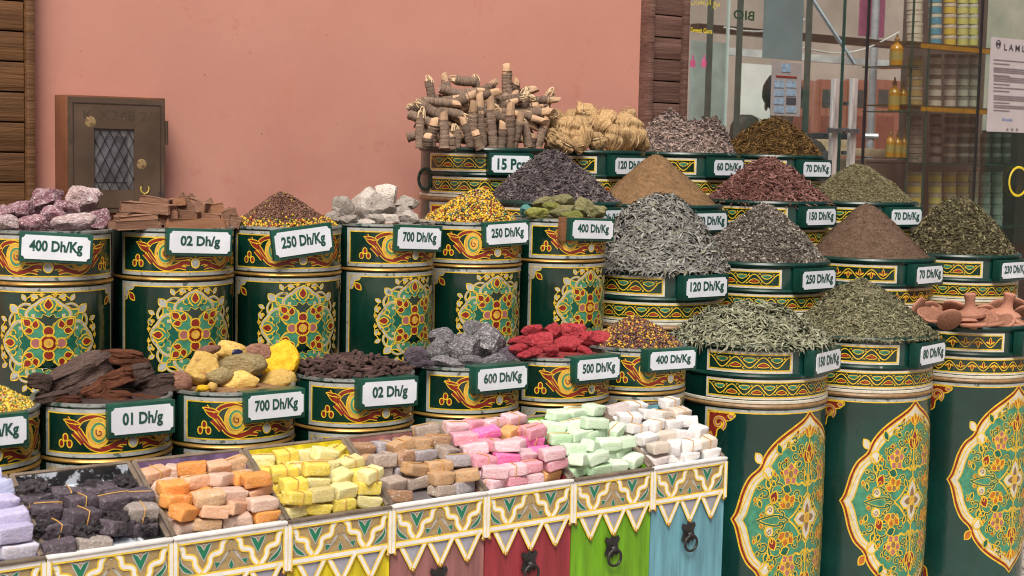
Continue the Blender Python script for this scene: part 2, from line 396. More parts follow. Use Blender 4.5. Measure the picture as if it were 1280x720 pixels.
def mandorla(D, cx, cy, SX, SY):
    """large pointed medallion with flowers"""
    half = [(0, 1), (-.09, .935), (-.22, .875), (-.36, .81), (-.50, .725), (-.61, .62), (-.665, .515), (-.70, .475), (-.80, .40), (-.875, .28), (-.92, .15), (-.955, .06), (-1, 0)]
    left = spline(half[:7], 3)[:-1] + spline(half[6:], 3)
    upper = left + [(-x, y) for x, y in reversed(left[:-1])]           # over the top: left point ... via top
    q1 = left; loop = q1 + [(x, -y) for x, y in reversed(q1[:-1])] + [(-x, -y) for x, y in q1[1:]] + [(-x, y) for x, y in reversed(q1[1:-1])]
    def B(p): return (cx + p[0] * SX, cy + p[1] * SY)
    def ins(k, e=0): return [(x * k, y * k) for x, y in loop]
    D.T = B
    for k, m, l in ((1.024, 'g', 0), (1.004, 'r', 1), (.974, 'g', 2), (.958, 'c', 3), (.884, 'g', 4), (.866, 'm', 5)): D.fill(ins(k), m, l)
    for sx in (-1, 1):
        for sy in (-1, 1):
            D.T = lambda p, sx=sx, sy=sy: B((p[0] * sx, p[1] * sy)); u = SX
            # line inside the white border, knot at the cusp, bud outside it
            D.stroke(spline([(.10, .862), (.30, .77), (.48, .655), (.58, .52)], 6), .0035, 'g', 5)
            D.stroke(spline([(.66, .43), (.76, .35), (.83, .22), (.905, .05)], 6), .0035, 'g', 5)
            D.shape(circ(.585, .455, .06, 14), 'c', 6, 'g', .0045); D.stroke(spline([(.50, .48), (.56, .40), (.63, .46)], 5), .005, 'g', 8)
            D.shape(leaf(.66, .535, .13, .085, 50), 'c' if sy > 0 else 'o', 1, 'g', .004)
            # spirals
            for (x, y, r, a0, a1) in ((.44, .285, .115, -60, 330), (.17, .235, .085, 200, 560), (.22, .60, .075, 120, 460), (.53, .09, .10, 170, -150), (.12, .40, .06, 0, 340), (.62, .25, .07, 40, 400), (.37, .52, .06, -90, 250), (.13, .68, .05, 180, 500), (.40, .04, .05, 90, 420), (.10, .17, .05, 0, 330), (.50, .40, .055, 250, -80), (.24, .74, .045, 30, 360)):
                pts = arc(x, y, r * 1.0, r * .18, a0, a1, 26); pts = [(px_, y + (py_ - y) * .8) for px_, py_ in pts]
                D.stroke(pts, .0095, 'g', 6); D.stroke(pts, .0050, 't', 7)
            D.stroke(spline([(.70, .0), (.60, .03), (.46, .05), (.36, .03), (.30, .0)], 6), .0085, 'g', 6); D.stroke(spline([(.70, .0), (.60, .03), (.46, .05), (.36, .03), (.30, .0)], 6), .0045, 't', 7)
            for (lx, ly, la) in ((.46, .20, 200), (.36, .36, 100), (.20, .50, 150), (.07, .60, 60), (.48, .33, 30), (.66, .12, 70), (.16, .10, 200), (.22, .66, 20), (.36, .68, 130), (.06, .34, 110)): D.shape(leaf(lx, ly, .085, .05, la), 't', 8, 'g', .003)
            D.stroke(spline([(.03, .30), (.10, .34), (.18, .33), (.26, .44), (.20, .56)], 6), .0075, 'g', 6)
            D.stroke(spline([(.30, .0), (.20, .06), (.10, .16), (.0, .24)], 6), .006, 'g', 6)
            D.stroke(spline([(.0, .30), (.06, .40), (.05, .50), (.10, .62), (.04, .72)], 6), .006, 'g', 6)
            D.shape(leaf(.53, .155, .14, .10, 115), 'r', 8, 'g', .004); D.shape(circ(.545, .10, .046, 12), 'c', 8, 'g', .0035); D.stroke(arc(.545, .10, .03, .005, 0, 400, 14), .003, 'b', 10)
            D.shape(leaf(.42, .62, .12, .07, 60), 't', 8, 'g', .0035); D.shape(leaf(.27, .27, .13, .09, 20), 't', 8, 'g', .0035)
            D.shape(leaf(.56, .30, .10, .06, 70), 't', 8, 'g', .0035); D.shape(leaf(.10, .14, .10, .05, 60), 't', 8, 'g', .0035)
            for a in (-30, 30, 90):
                D.shape(leaf(.31, .135, .13, .085, a + 45), 'o', 9, 'g', .0035)
            D.shape(circ(.31, .14, .035, 8), 'b', 11, 'g', .003)
            for a in range(5):
                D.shape(leaf(.285, .43, .115, .095, 90 + a * 72), 'p', 9, 'g', .0035)
            D.shape(circ(.285, .43, .04, 8), 'b', 11, 'g', .003)
    for sx in (-1, 1):
        for sy in (-1, 1):
            D.T = lambda p, sx=sx, sy=sy: B((p[0] * sx, p[1] * sy))
            for q, (x, y) in enumerate(((.66, .30), (.73, .17), (.57, .35), (.44, .12), (.36, .22), (.33, .56), (.44, .50), (.14, .80), (.16, .62), (.50, .22), (.62, .05), (.40, .42), (.68, .22), (.52, .45), (.24, .17), (.07, .46), (.30, .68), (.22, .80))):
                pts = arc(x, y, .042, .010, q * 70, q * 70 + 290, 12); D.stroke(pts, .0048, 'g', 6); D.stroke(pts, .0022, 't', 7)
                D.shape(leaf(x, y, .055, .035, q * 70 + 20), 'tor'[q % 3], 8, 'g', .0022)
    for sy in (-1, 1):
        D.T = lambda p, sy=sy: B((p[0], p[1] * sy))
        for a in (90, 55, 125): D.shape(leaf(0, .52, .20 if a == 90 else .15, .10, a), 'r', 9 + (a == 90), 'g', .004)
        for a in (90, 50, 130): D.shape(leaf(0, .76, .13, .06, a), 'o', 9 + (a == 90), 'g', .0035)
        D.stroke([(0, .24), (0, .52)], .006, 'g', 8); D.stroke([(0, .66), (0, .77)], .006, 'g', 8)
    D.T = B
    for q in range(4):
        D.shape(leaf(0, 0, .21, .15, q * 90, 8), 'c', 9, 'g', .005)
        D.shape(leaf(.0, .0, .14, .07, q * 90, 6), 'b', 11, None)
    D.shape(circ(0, 0, .045, 10), 'h', 12, 'g', .004)

def corner(D, x, y, sx, sy, S):
    D.T = lambda p: (x + sx * p[0] * S, y + sy * p[1] * S)
    D.shape(spline([(0, 0), (.95, 0), (.85, .22), (.62, .30), (.50, .50), (.35, .62), (.30, .90), (.12, 1.02), (0, .95)], 4), 'r', 1, 'g', .004)
    D.stroke(arc(.40, .36, .27, .05, 60, -380, 26), .010, 'g', 3); D.stroke(arc(.40, .36, .27, .05, 60, -380, 26), .005, 'p', 4)
    D.shape(leaf(.72, .08, .26, .16, 10), 'p', 3, 'g', .003); D.shape(leaf(.10, .70, .30, .16, 95), 'p', 3, 'g', .003)

# ------------------------------------------------------------------ price signs
def text_mesh(s, w, h, bold=.036):
    cu = bpy.data.curves.new('lettering', 'FONT'); cu.body = s; cu.size = 1; cu.offset = bold; cu.resolution_u = 3; cu.extrude = .0
    ob = bpy.data.objects.new('tmp', cu); COL.objects.link(ob)
    dg = bpy.context.evaluated_depsgraph_get(); me = bpy.data.meshes.new_from_object(ob.evaluated_get(dg))
    bpy.data.objects.remove(ob); bpy.data.curves.remove(cu)
    c = np.zeros(len(me.vertices) * 3, np.float32); me.vertices.foreach_get('co', c); c = c.reshape(-1, 3)
    lo = c.min(0); hi = c.max(0)
    x = (c[:, 0] - (lo[0] + hi[0]) / 2) / (hi[0] - lo[0]) * w; z = (c[:, 1] - (lo[1] + hi[1]) / 2) / (hi[1] - lo[1]) * h
    me.vertices.foreach_set('co', np.stack([x, np.zeros_like(x), z], 1).ravel().astype(np.float32)); me.update(); me.name = 'lettering'
    return me
def plate_mesh(w, h, c):
    """white enamel plate with scooped corners, facing -Y"""
    P = []
    for (sx, sy, a0) in ((1, -1, 180), (1, 1, 270), (-1, 1, 0), (-1, -1, 90)):
        cx, cy = sx * w / 2, sy * h / 2
        for i in range(5):
            a = R_(a0 - 90 * i / 4); P.append((cx + c * math.cos(a), cy + c * math.sin(a)))
    bm = bmesh.new(); vs = [bm.verts.new((x, 0, y)) for x, y in P]; f = bm.faces.new(vs)
    r = bmesh.ops.extrude_face_region(bm, geom=[f])
    for q in [g for g in r['geom'] if isinstance(g, bmesh.types.BMVert)]: q.co.y -= .0015
    bmesh.ops.recalc_face_normals(bm, faces=bm.faces)
    return bm_mesh('plate', bm, 30)
SCREWM = lathe('screw', [(0.0, -.0016), (.0028, -.0012), (.0034, 0)], 10); SCREWM.transform(Matrix.Rotation(R_(90), 4, 'X')); SCREWM.materials.append(SCREW)
def sign_parts(parent, w, h, depth, text, wood=0, screws=True, textfrac=.78, level2=None):
    bm = bmesh.new(); bm_box(bm, (0, depth / 2, 0), (w, depth, h), bev=.0015)
    if level2 is None: bd = link('board', bm_mesh('board', bm), SIGNG, parent)
    else: bd = level2; bm.free()
    pw, ph = w * .925, h * .80
    pl = link('plate', plate_mesh(pw, ph, h * .10), WHITE, parent); pl.location.y = -.0008
    tx = link('lettering', text_mesh(text, pw * textfrac * (1 if len(text) > 7 else .84), ph * .60), INK, pl); tx.location = (0, -.0022, 0)
    if screws:
        for s in (-1, 1):
            sc = link('screw', SCREWM, None, pl); sc.location = (s * pw * .455, -.0015, 0)
    if wood:
        b2 = link('backing_block', box_mesh('backing', (-w * .06, depth + .012, -h * .03), (w * 1.06, .022, h * 1.06), .002), WOODB, parent)
    return bd
def price_sign(px, py, wpx, hpx, tilt, t, text, label, yaw=34, wood=0, depth=.022):
    P = point(px, py, t); d = (P - CAM).dot(fw)
    a = R_(yaw); rel = a - camphi(P)
    w = wpx * d / F / math.cos(rel) * .965; h = hpx * d / F * .94
    e = empty('price_sign', P, 0, label, 'price sign', 'price signs on the painted tins')
    e.rotation_euler = (0, R_(-tilt), a)
    sign_parts(e, w, h, depth, text, wood)
    return e

# ------------------------------------------------------------------ small painted tins
RT = .155; LIDH = .122; BODYH = .30; TINH = LIDH + BODYH + .012
hwA = R_(76) * RT
def tin_meshes():
    z1 = TINH; zl = TINH - LIDH; zb = zl - .014
    body = lathe('tin_body', [(0, .0), (RT - .004, 0), (RT, .006), (RT, zb), (RT - .004, zb + .001), (RT - .004, zl - .001), (RT + .0005, zl), (RT + .0005, z1 - .006), (RT - .006, z1 - .006), (RT - .006, z1 - .05), (0, z1 - .05)], 72,
                 lambda k: 1 if k >= 7 else 0)
    rim = lathe('tin_rim', [(RT - .006, z1 - .008), (RT - .007, z1 - .002), (RT - .003, z1), (RT + .003, z1 - .002), (RT + .004, z1 - .007), (RT + .0005, z1 - .010)], 72)
    bead = lathe('tin_bead', [(RT - .002, zb + .0015), (RT + .0025, zb + .003), (RT + .004, zb + .006), (RT + .0025, zb + .009), (RT - .002, zl - .002)], 72)
    D = Decor(RT + .0005); y0, y1 = zl + .002, z1 - .012
    frame(D, -hwA, hwA, y0, y1, .0085, 's', 0); frame(D, -hwA + .0085, hwA - .0085, y0 + .0085, y1 - .0085, .0032, 'g', 1)
    scroll_band(D, hwA * .97, y0 + .014, y1 - y0 - .026)
    band = D.mesh('scroll_band')
    D = Decor(RT); yb0, yb1 = .02, zb - .002
    frame(D, -hwA, hwA, yb0, yb1, .0085, 's', 0); frame(D, -hwA + .0085, hwA - .0085, yb0 + .0085, yb1 - .0085, .003, 'g', 1)
    for sx in (-1, 1):
        for (yy, sy) in ((yb1 - .010, -1), (yb0 + .010, 1)):
            D.T = lambda p, sx=sx, yy=yy, sy=sy: (sx * (hwA - .010 - p[0] * .05), yy + sy * p[1] * .05)
            D.shape([(0, 0), (.75, 0), (.6, .2), (.35, .25), (.3, .4), (.2, .7), (0, .8)], 's', 1, 'g', .003)
            D.shape(leaf(.36, .36, .55, .32, 48), 'r', 2, 'g', .003)
    rosette(D, 0, (yb0 + yb1) / 2 + .004, .119)
    med = D.mesh('medallion')
    return body, rim, bead, band, med
TIN = None
def make_tin(px, rim_py, t, phi, label, group='small painted tins of the stall'):
    global TIN
    P = point(px, rim_py, t); d = (P - CAM).dot(fw)
    v = ray(px, rim_py); k = (Vector((P.x, P.y, 0)).length - RT) / Vector((v.x, v.y, 0)).length
    zr = (CAM + v * k).z
    root_loc = (P.x, P.y, zr - TINH)
    if TIN is None:
        e = empty('painted_tin', root_loc, R_(phi), label, 'tin', group)
        b, r, be, ba, m = tin_meshes()
        link('body', b, [GREEN, INSIDE], e); link('rim', r, RIM, e); link('bead', be, BRASS, e); link('scroll_band', ba, None, e); link('medallion', m, None, e)
        TIN = e
    else:
        e = copy_tree(TIN); e.location = root_loc; e.rotation_euler = (0, 0, R_(phi)); tag(e, label)
    return dict(c=Vector((P.x, P.y, zr)), z=zr, R=RT, t=t, px=px, d=d, o=e)

# ------------------------------------------------------------------ big painted barrels
RB = .235; HB = .98
def barrel_parts(e, variant, full, text, label_side=14, seed=0):
    key = (variant, full)
    z1 = HB
    if key not in BARMESH:
        body = lathe('barrel_body', [(0, 0), (RB - .01, 0), (RB, .01), (RB, z1 - .192), (RB + .001, z1 - .19), (RB + .001, z1 - .012), (RB - .010, z1 - .012), (RB - .010, z1 - .08), (0, z1 - .08)], 96, lambda k: 1 if k >= 6 else 0)
        rim = lathe('barrel_rim', [(RB - .011, z1 - .016), (RB - .010, z1 - .003), (RB - .003, z1), (RB + .007, z1 - .002), (RB + .010, z1 - .009), (RB + .007, z1 - .017), (RB + .001, z1 - .019)], 96)
        ring1 = lathe('ring', [(RB + .0005, z1 - .105), (RB + .006, z1 - .102), (RB + .007, z1 - .098), (RB + .005, z1 - .093), (RB + .0005, z1 - .091)], 96)
        ring2 = lathe('ring', [(RB, z1 - .196), (RB + .005, z1 - .194), (RB + .007, z1 - .189), (RB + .005, z1 - .184), (RB + .0005, z1 - .181)], 96)
        ring3 = lathe('ring', [(RB + .0008, z1 - .181), (RB + .0035, z1 - .1795), (RB + .0035, z1 - .1725), (RB + .0008, z1 - .171)], 96)
        q = R_(84) * (RB + .001)
        D = Decor(RB + .001, .012); vine_band(D, -q, -R_(19) * RB, z1 - .088, z1 - .024, variant); ub = D.mesh('upper_band')
        D = Decor(RB + .001, .012); vine_band(D, R_(47) * RB, q, z1 - .088, z1 - .024, variant); ub2 = D.mesh('upper_band')
        D = Decor(RB + .001, .012); vine_band(D, -q, q, z1 - .168, z1 - .108, variant); lb = D.mesh('lower_band')
        D = Decor(RB, .010)
        frame(D, -q, q, .03, z1 - .200, .008, 's', 0); frame(D, -q + .008, q - .008, .038, z1 - .208, .0035, 'g', 1)
        corner(D, -q + .014, z1 - .214, 1, -1, .085); corner(D, q - .014, z1 - .214, -1, -1, .085)
        corner(D, -q + .014, .044, 1, 1, .085); corner(D, q - .014, .044, -1, 1, .085)
        co = D.mesh('corner_ornaments')
        if full:
            D = Decor(RB, .010); mandorla(D, 0, z1 - .535, .246, .325); me = D.mesh('medallion')
        else: me = None
        BARMESH[key] = (body, rim, ring1, ring2, ring3, ub, ub2, lb, co, me)
        for m_ in (GREEN2, INSIDE): body.materials.append(m_)
        rim.materials.append(DARKRIM); ring1.materials.append(DARKRIM); ring2.materials.append(BROWNP); ring3.materials.append(CREAM)
    names = ('body', 'rim', 'ring', 'ring', 'ring', 'upper_band', 'upper_band', 'lower_band', 'corner_ornament', 'medallion')
    for nm, me in zip(names, BARMESH[key]):
        if me is not None: link(nm, me, None, e)
    if text:
        a = R_(label_side); w, h, dp = (.168 if text == '15 Pcs' else .200), .079, .034
        bd = link('price_board', box_mesh('price_board', (0, dp / 2, 0), (w, dp, h), .002), SIGND, e)
        bd.location = ((RB + .021) * math.sin(a), -(RB + .021) * math.cos(a), z1 - .058); bd.rotation_euler = (0, 0, a)
        tag(bd, 'green price board with a white plate reading ' + text)
        pl = link('plate', plate_mesh(w * .90, h * .76, .008), WHITE, bd); pl.location.y = -.0008
        tx = link('lettering', text_mesh(text, w * .90 * .84 * (1 if len(text) > 7 else .86), h * .76 * .66), INK, bd); tx.location = (0, -.0032, 0)
BARMESH = {}
def make_barrel(px, rim_py, t, phi, text, label, variant=0, full=False, side=14):
    P = point(px, rim_py, t); d = (P - CAM).dot(fw)
    v = ray(px, rim_py); k = (Vector((P.x, P.y, 0)).length - RB) / Vector((v.x, v.y, 0)).length
    zr = (CAM + v * k).z
    e = empty('painted_barrel', (P.x, P.y, zr - HB), R_(phi), label, 'barrel', 'large painted spice barrels')
    barrel_parts(e, variant, full, text, side)
    return dict(c=Vector((P.x, P.y, zr)), z=zr, R=RB, t=t, px=px, d=d, o=e)

# ------------------------------------------------------------------ heaps
PILE = pbr('dried_herbs', (1, 1, 1), .85, .35, 60, attr=True, spec=.2)
POWDER = pbr('ground_spice', (1, 1, 1), .95, .25, 70, attr=True, spec=.1, bump=.5, bs=260)
SEEDM = pbr('glossy_seeds', (1, 1, 1), .55, .1, 90, attr=True, spec=.4)
def fbm(x, y, s, seed): return np.array([noise.fractal(Vector((a * s, b * s, seed)), .7, 2.1, 4) for a, b in zip(x, y)])
def heap(name, T, apex, label, cat, kind, pal, n=2500, size=(.03, .006), rb=None, ex=1.15, basecol=None, rough=.006, apex2=None, flat=0, over=0):
    """a heap of loose stuff on a tin or barrel: one mesh of many grains / leaves / sticks over a core cone"""
    R = rb or (T['R'] - .012); zr = T['z'] - .006
    A = point(apex[0], apex[1], T['t']); h = A.z - zr; off = A - T['c']
    ax, ay = off.x, off.y
    sd = len(label) * 1.37 + n * .001
    if kind == 'powder': rough *= 1.3
    def hz(x, y):
        def cone(cx, cy, hh):
            # distance measured towards the rim so the heap always meets the rim
            dx, dy = x - cx, y - cy; r = np.sqrt(dx * dx + dy * dy) + 1e-6
            ux, uy = dx / r, dy / r; b = cx * ux + cy * uy; tt = -b + np.sqrt(np.maximum(b * b - (cx * cx + cy * cy - R * R), 1e-9))
            q = np.clip(np.sqrt((r / tt) ** 2 + .012) - .0 * r, 0, 1.05)
            return hh * (1 - q ** ex) * (1 - flat * np.exp(-(r / (R * .5)) ** 2) * .35)
        z = cone(ax, ay, h * 1.06)
        if apex2 is not None:
            A2 = point(apex2[0], apex2[1], T['t']); z = np.maximum(z, cone(A2.x - T['c'].x, A2.y - T['c'].y, (A2.z - zr) * 1.06))
        return z
    rings, seg = 26, 64
    rr = (np.arange(rings + 1) / rings)[:, None] * R; aa = (np.arange(seg) * 2 * PI / seg)[None, :]
    gx = (rr * np.cos(aa)).ravel(); gy = (rr * np.sin(aa)).ravel()
    gz = hz(gx, gy) + (fbm(gx, gy, 22, sd) + 1.5 * fbm(gx, gy, 8, sd + 9)) * rough * np.minimum(1, (R - np.sqrt(gx * gx + gy * gy)) / (R * .15) + .1)
    gz = np.maximum(gz, -.006)
    V = [np.stack([gx, gy, gz], 1)]; Fc = []
    for i in range(rings):
        a = i * seg + np.arange(seg); b = i * seg + (np.arange(seg) + 1) % seg
        Fc.append(np.stack([a, b, b + seg], 1)); Fc.append(np.stack([a, b + seg, a + seg], 1))
    bc = np.array(basecol or pal[0][1]); C = [np.tile(bc, (len(gx), 1)) * (1 + .25 * RNG.standard_normal((len(gx), 1)) * .5)]
    nv = len(gx)
    # scatter (some of it spills onto the rim)
    if kind in ('leaf', 'stick') and not over: over = .05
    r = R * np.sqrt(RNG.random(n)) * (1 + over); an = RNG.random(n) * 2 * PI; x = r * np.cos(an); y = r * np.sin(an); z = hz(np.clip(x, -R, R), y)
    e_ = .004; nx = -(hz(x + e_, y) - hz(x - e_, y)) / (2 * e_); ny = -(hz(x, y + e_) - hz(x, y - e_)) / (2 * e_)
    nn = np.stack([nx, ny, np.ones(n)], 1); nn /= np.linalg.norm(nn, axis=1, keepdims=True)
    z = np.maximum(z, -.004) + (fbm(x, y, 22, sd) + 1.5 * fbm(x, y, 8, sd + 9)) * rough * np.minimum(1, np.maximum(0, R - r) / (R * .15) + .1)
    wts = np.array([p[0] for p in pal]); wts = wts / wts.sum(); pc = np.array([p[1] for p in pal])
    cols = pc[RNG.choice(len(pal), n, p=wts)] * (1 + .15 * RNG.standard_normal((n, 1))); cols = np.clip(cols, .003, 1)
    if kind == 'seed':
        tv = np.array([(1, 0, 0), (-1, 0, 0), (0, 1, 0), (0, -1, 0), (0, 0, 1), (0, 0, -1)], float)
        tf = np.array([(0, 2, 4), (2, 1, 4), (1, 3, 4), (3, 0, 4), (2, 0, 5), (1, 2, 5), (3, 1, 5), (0, 3, 5)])
        sx = size[0] * (.7 + .6 * RNG.random((n, 1)))
        sc = np.concatenate([sx, sx * (.6 + .5 * RNG.random((n, 1))), sx * (.6 + .4 * RNG.random((n, 1)))], 1)
        lift = size[0] * .4
    else:
        L = size[0] * (.55 + .8 * RNG.random((n, 1))); W = size[1] * (.6 + .7 * RNG.random((n, 1)))
        if kind == 'stick':
            tv = np.array([(-.5, .5, 0), (-.5, -.4, 0), (-.5, 0, .7), (.0, .55, .0), (.0, -.5, 0), (0, 0, .8), (.5, .3, 0), (.5, -.3, 0), (.5, 0, .4)], float)
            q = []
            for s0 in (0, 3):
                for k in range(3): a, b = s0 + k, s0 + (k + 1) % 3; q += [(a, b, b + 3), (a, b + 3, a + 3)]
            tf = np.array(q + [(0, 2, 1), (6, 7, 8)])
        else:                                   # curled leaf
            xs = [-.5, -.22, .08, .32, .5]; ws = [.22, .80, 1.0, .78, .18]; tv = []
            for xx, w_ in zip(xs, ws): tv += [(xx, w_ * .5, .25 * w_), (xx, 0, 0), (xx, -w_ * .5, .25 * w_)]
            tv = np.array(tv, float); q = []
            for s0 in range(0, 12, 3):
                for k in (0, 1): q += [(s0 + k, s0 + k + 1, s0 + k + 4), (s0 + k, s0 + k + 4, s0 + k + 3)]
            tf = np.array(q)
        sc = np.concatenate([L, W, W], 1); lift = size[1] * .5
    # orientation
    th = RNG.random(n) * 2 * PI; t0 = np.stack([np.cos(th), np.sin(th), np.zeros(n)], 1)
    nrm = nn + RNG.standard_normal((n, 3)) * ({'leaf': .30, 'seed': .8}.get(kind, .36)); nrm /= np.linalg.norm(nrm, axis=1, keepdims=True)
    t0 -= nrm * (t0 * nrm).sum(1, keepdims=True); t0 /= np.linalg.norm(t0, axis=1, keepdims=True); b0 = np.cross(nrm, t0)
    pos = np.stack([x, y, z], 1) + nn * lift * (RNG.random((n, 1)) * 1.6)
    loc = tv[None] * sc[:, None, :]
    if kind == 'leaf':                           # bend each leaf along its length
        bend = (RNG.standard_normal((n, 1)) * .9 - .5); xx = tv[None, :, 0]
        loc[:, :, 2] += bend * (xx ** 2 - .08) * L; loc[:, :, 1] += RNG.standard_normal((n, 1)) * 1.1 * (xx ** 2) * L
    if kind == 'stick':
        xx = tv[None, :, 0]; loc[:, :, 1] += RNG.standard_normal((n, 1)) * .45 * (xx ** 2) * L; loc[:, :, 2] += RNG.standard_normal((n, 1)) * .3 * (xx ** 2) * L
    W_ = pos[:, None, :] + loc[:, :, 0:1] * t0[:, None] + loc[:, :, 1:2] * b0[:, None] + loc[:, :, 2:3] * nrm[:, None]
    k = len(tv); V.append(W_.reshape(-1, 3)); C.append(np.repeat(cols, k, axis=0))
    Fc.append((tf[None] + (nv + np.arange(n) * k)[:, None, None]).reshape(-1, 3))
    me = mesh_arrays(name, np.concatenate(V), np.concatenate(Fc), np.clip(np.concatenate(C), .002, 1), sm=(kind != 'stick'))
    o = link(name, me, {'seed': SEEDM, 'powder': POWDER}.get(kind, PILE)); o.location = (T['c'].x, T['c'].y, zr)
    tag(o, label, cat, None, 'stuff')
    return o

def wall_box(name, s0, s1, t0, t1, z0, z1, mat, label=None, cat=None, parent=None, bev=0, group=None, kind=None):
    c = st((s0 + s1) / 2, (t0 + t1) / 2, 0)
    me = box_mesh(name, (0, 0, (z0 + z1) / 2), (s1 - s0, t1 - t0, z1 - z0), bev)
    o = link(name, me, mat, parent); o.location = c; o.rotation_euler = (0, 0, FACE); return tag(o, label, cat, group, kind)
# =====================================================================  SCENE
# ------------------------------------------------------------------ tins and barrels
T = {}
tall = [('B1', 60, 289, 17, 'green tin with a round medallion, heaped with purple-white rocks, left end of the upper row'),
        ('B2', 217, 286, 33, 'green tin with a round medallion, topped with brown wood offcuts below the metal wall box'),
        ('B3', 356, 284, 27, 'green tin with a round medallion under a brown and yellow cone of seeds'),
        ('B4', 475, 280, 45, 'green tin with a round medallion under a pile of white-grey alum rocks'),
        ('B5', 588, 278, 33, 'green tin with a round medallion under a bright yellow seed cone'),
        ('B6', 696, 274, 42, 'green tin with a round medallion under green rocks, right end of the upper row')]
for k, px, py, phi, lab in tall: T[k] = make_tin(px, py, .42, phi, lab)
front = [('F0', -44, 521, 44, 'green tin of yellow seeds cut off by the left edge of the photo'),
         ('F1', 128, 505, 40, 'green scrollwork tin under dark reddish bark, lower row'),
         ('F2', 287, 491, 44, 'green scrollwork tin under yellow ochre rocks, lower row'),
         ('F3', 441, 474, 38, 'green scrollwork tin filled with dark brown incense cones'),
         ('F4', 577, 460, 42, 'green scrollwork tin under grey sparkling rocks'),
         ('F5', 693, 448, 40, 'green scrollwork tin under crimson red rocks'),
         ('F6', 791, 436, 40, 'green scrollwork tin under a dark multicoloured seed mix, beside the big barrels')]
for k, px, py, phi, lab in front: T[k] = make_tin(px, py, 0, phi, lab)

bars = [('A1', 940, 430, 0, 41, '150 Dh/Kg', 'tall green barrel with pointed floral medallion under grey-green leaves, front left', 0, True, 14),
        ('A2', 1076, 421, 0, 37, '80 Dh/Kg', 'tall green barrel with pointed floral medallion under fine green herbs, front middle', 0, True, 13),
        ('A3', 1206, 407, 0, 36, '05 Dh/Pcs', 'tall green barrel with pointed floral medallion under terracotta scrubbers', 1, True, 13),
        ('B120', 815, 336, .42, 24, '120 Dh/Kg', 'green barrel under a heap of curled silver-grey leaves', 0, False, 14),
        ('B250', 950, 328, .42, 28, '250 Dh/Kg', 'green barrel under a grey-brown cone of crushed herb behind the grey-green leaves', 0, False, 14),
        ('B70', 1086, 323, .42, 31, '70 Dh/Kg', 'green barrel under a smooth brown cone of ground spice, second row', 1, False, 14),
        ('B230', 1196, 318, .42, 27, '230 Dh/Kg', 'green barrel under coarse olive-brown herb, right end of the second row', 0, False, 14),
        ('C1', 690, 252, .84, 30, '120 Dh/Kg', 'green barrel under a dark purple cone of lavender', 0, False, 14),
        ('C2', 820, 256, .84, 31, '70 Dh/Kg', 'green barrel under a sandy tan cone of ground spice', 0, False, 14),
        ('C3', 960, 251, .84, 28, '150 Dh/Kg', 'green barrel under a cone of dark red sticks', 0, False, 14),
        ('C4', 1072, 252, .84, 22, '70 Dh/Kg', 'green barrel under a pale olive cone in front of the glass door', 0, False, 14),
        ('D1', 606, 184, 1.26, 29, '15 Pcs', 'green barrel stacked with bundled root sticks against the pink wall', 0, False, -6),
        ('D2', 728, 187, 1.26, 30, '120 Dh/Kg', 'green barrel stacked with golden fibre bundles against the pink wall', 0, False, 14),
        ('D3', 850, 190, 1.26, 29, '60 Dh/Kg', 'green barrel under two grey-mauve humps of dried flowers, back row', 0, False, 14),
        ('D4', 962, 193, 1.26, 27, '70 Dh/Kg', 'green barrel under a dark golden-brown heap of herb, right end of the back row', 0, False, 14)]
for k, px, py, t, phi, tx, lab, var, full, side in bars: T[k] = make_barrel(px, py, t, phi, tx, lab, var, full, side)

hb = link('ring_handle', None if False else lathe('ringh', [(.020, -.004), (.026, -.004), (.028, 0), (.026, .004), (.020, .004), (.018, 0), (.020, -.004)], 24), DARKRIM, T['D1']['o']); hb.location = ((RB + .012) * math.sin(R_(-88)), -(RB + .012) * math.cos(R_(-88)), HB - .12); hb.rotation_euler = (R_(90), 0, R_(-65)); hb.scale = (1.3, 1.6, 1)
# stepped stand that carries the rows (each barrel and tin rests on its own level)
STAND = pbr('dark_stand_wood', (.035, .028, .02), .7, .3, 12, stretch=(1, 1, 6))
def riser(k, r, name='display_riser'):
    o = T[k]['o']; zb = o.location.z
    if zb < .06: return
    bm = bmesh.new(); w = r * 1.9
    bm_box(bm, (0, 0, zb - .0125), (w, w, .024)); 
    for sx in (-1, 1):
        for sy in (-1, 1): bm_box(bm, (sx * (w / 2 - .02), sy * (w / 2 - .02), (zb - .025) / 2), (.035, .035, zb - .025))
    e = link(name, bm_mesh(name, bm), STAND); e.location = (o.location.x, o.location.y, 0); e.rotation_euler = (0, 0, FACE)
    tag(e, 'dark stand under the ' + ' '.join(o['label'].split()[:10]), 'stand', 'risers hidden under the tins and barrels')
for k in T: riser(k, RT if k[0] in 'BF' and len(k) == 2 else RB)

sb0, sb1 = sdist(T['B1']['c']) - .2, sdist(T['B6']['c']) + .1
wall_box('display_backboard', sb0, sb1, .42 + RT + .012, .42 + RT + .03, 0, min(T[k]['z'] for k in ('B1', 'B2', 'B3', 'B4', 'B5', 'B6')) - .012, STAND, 'dark board standing behind the upper row of tins', 'board')
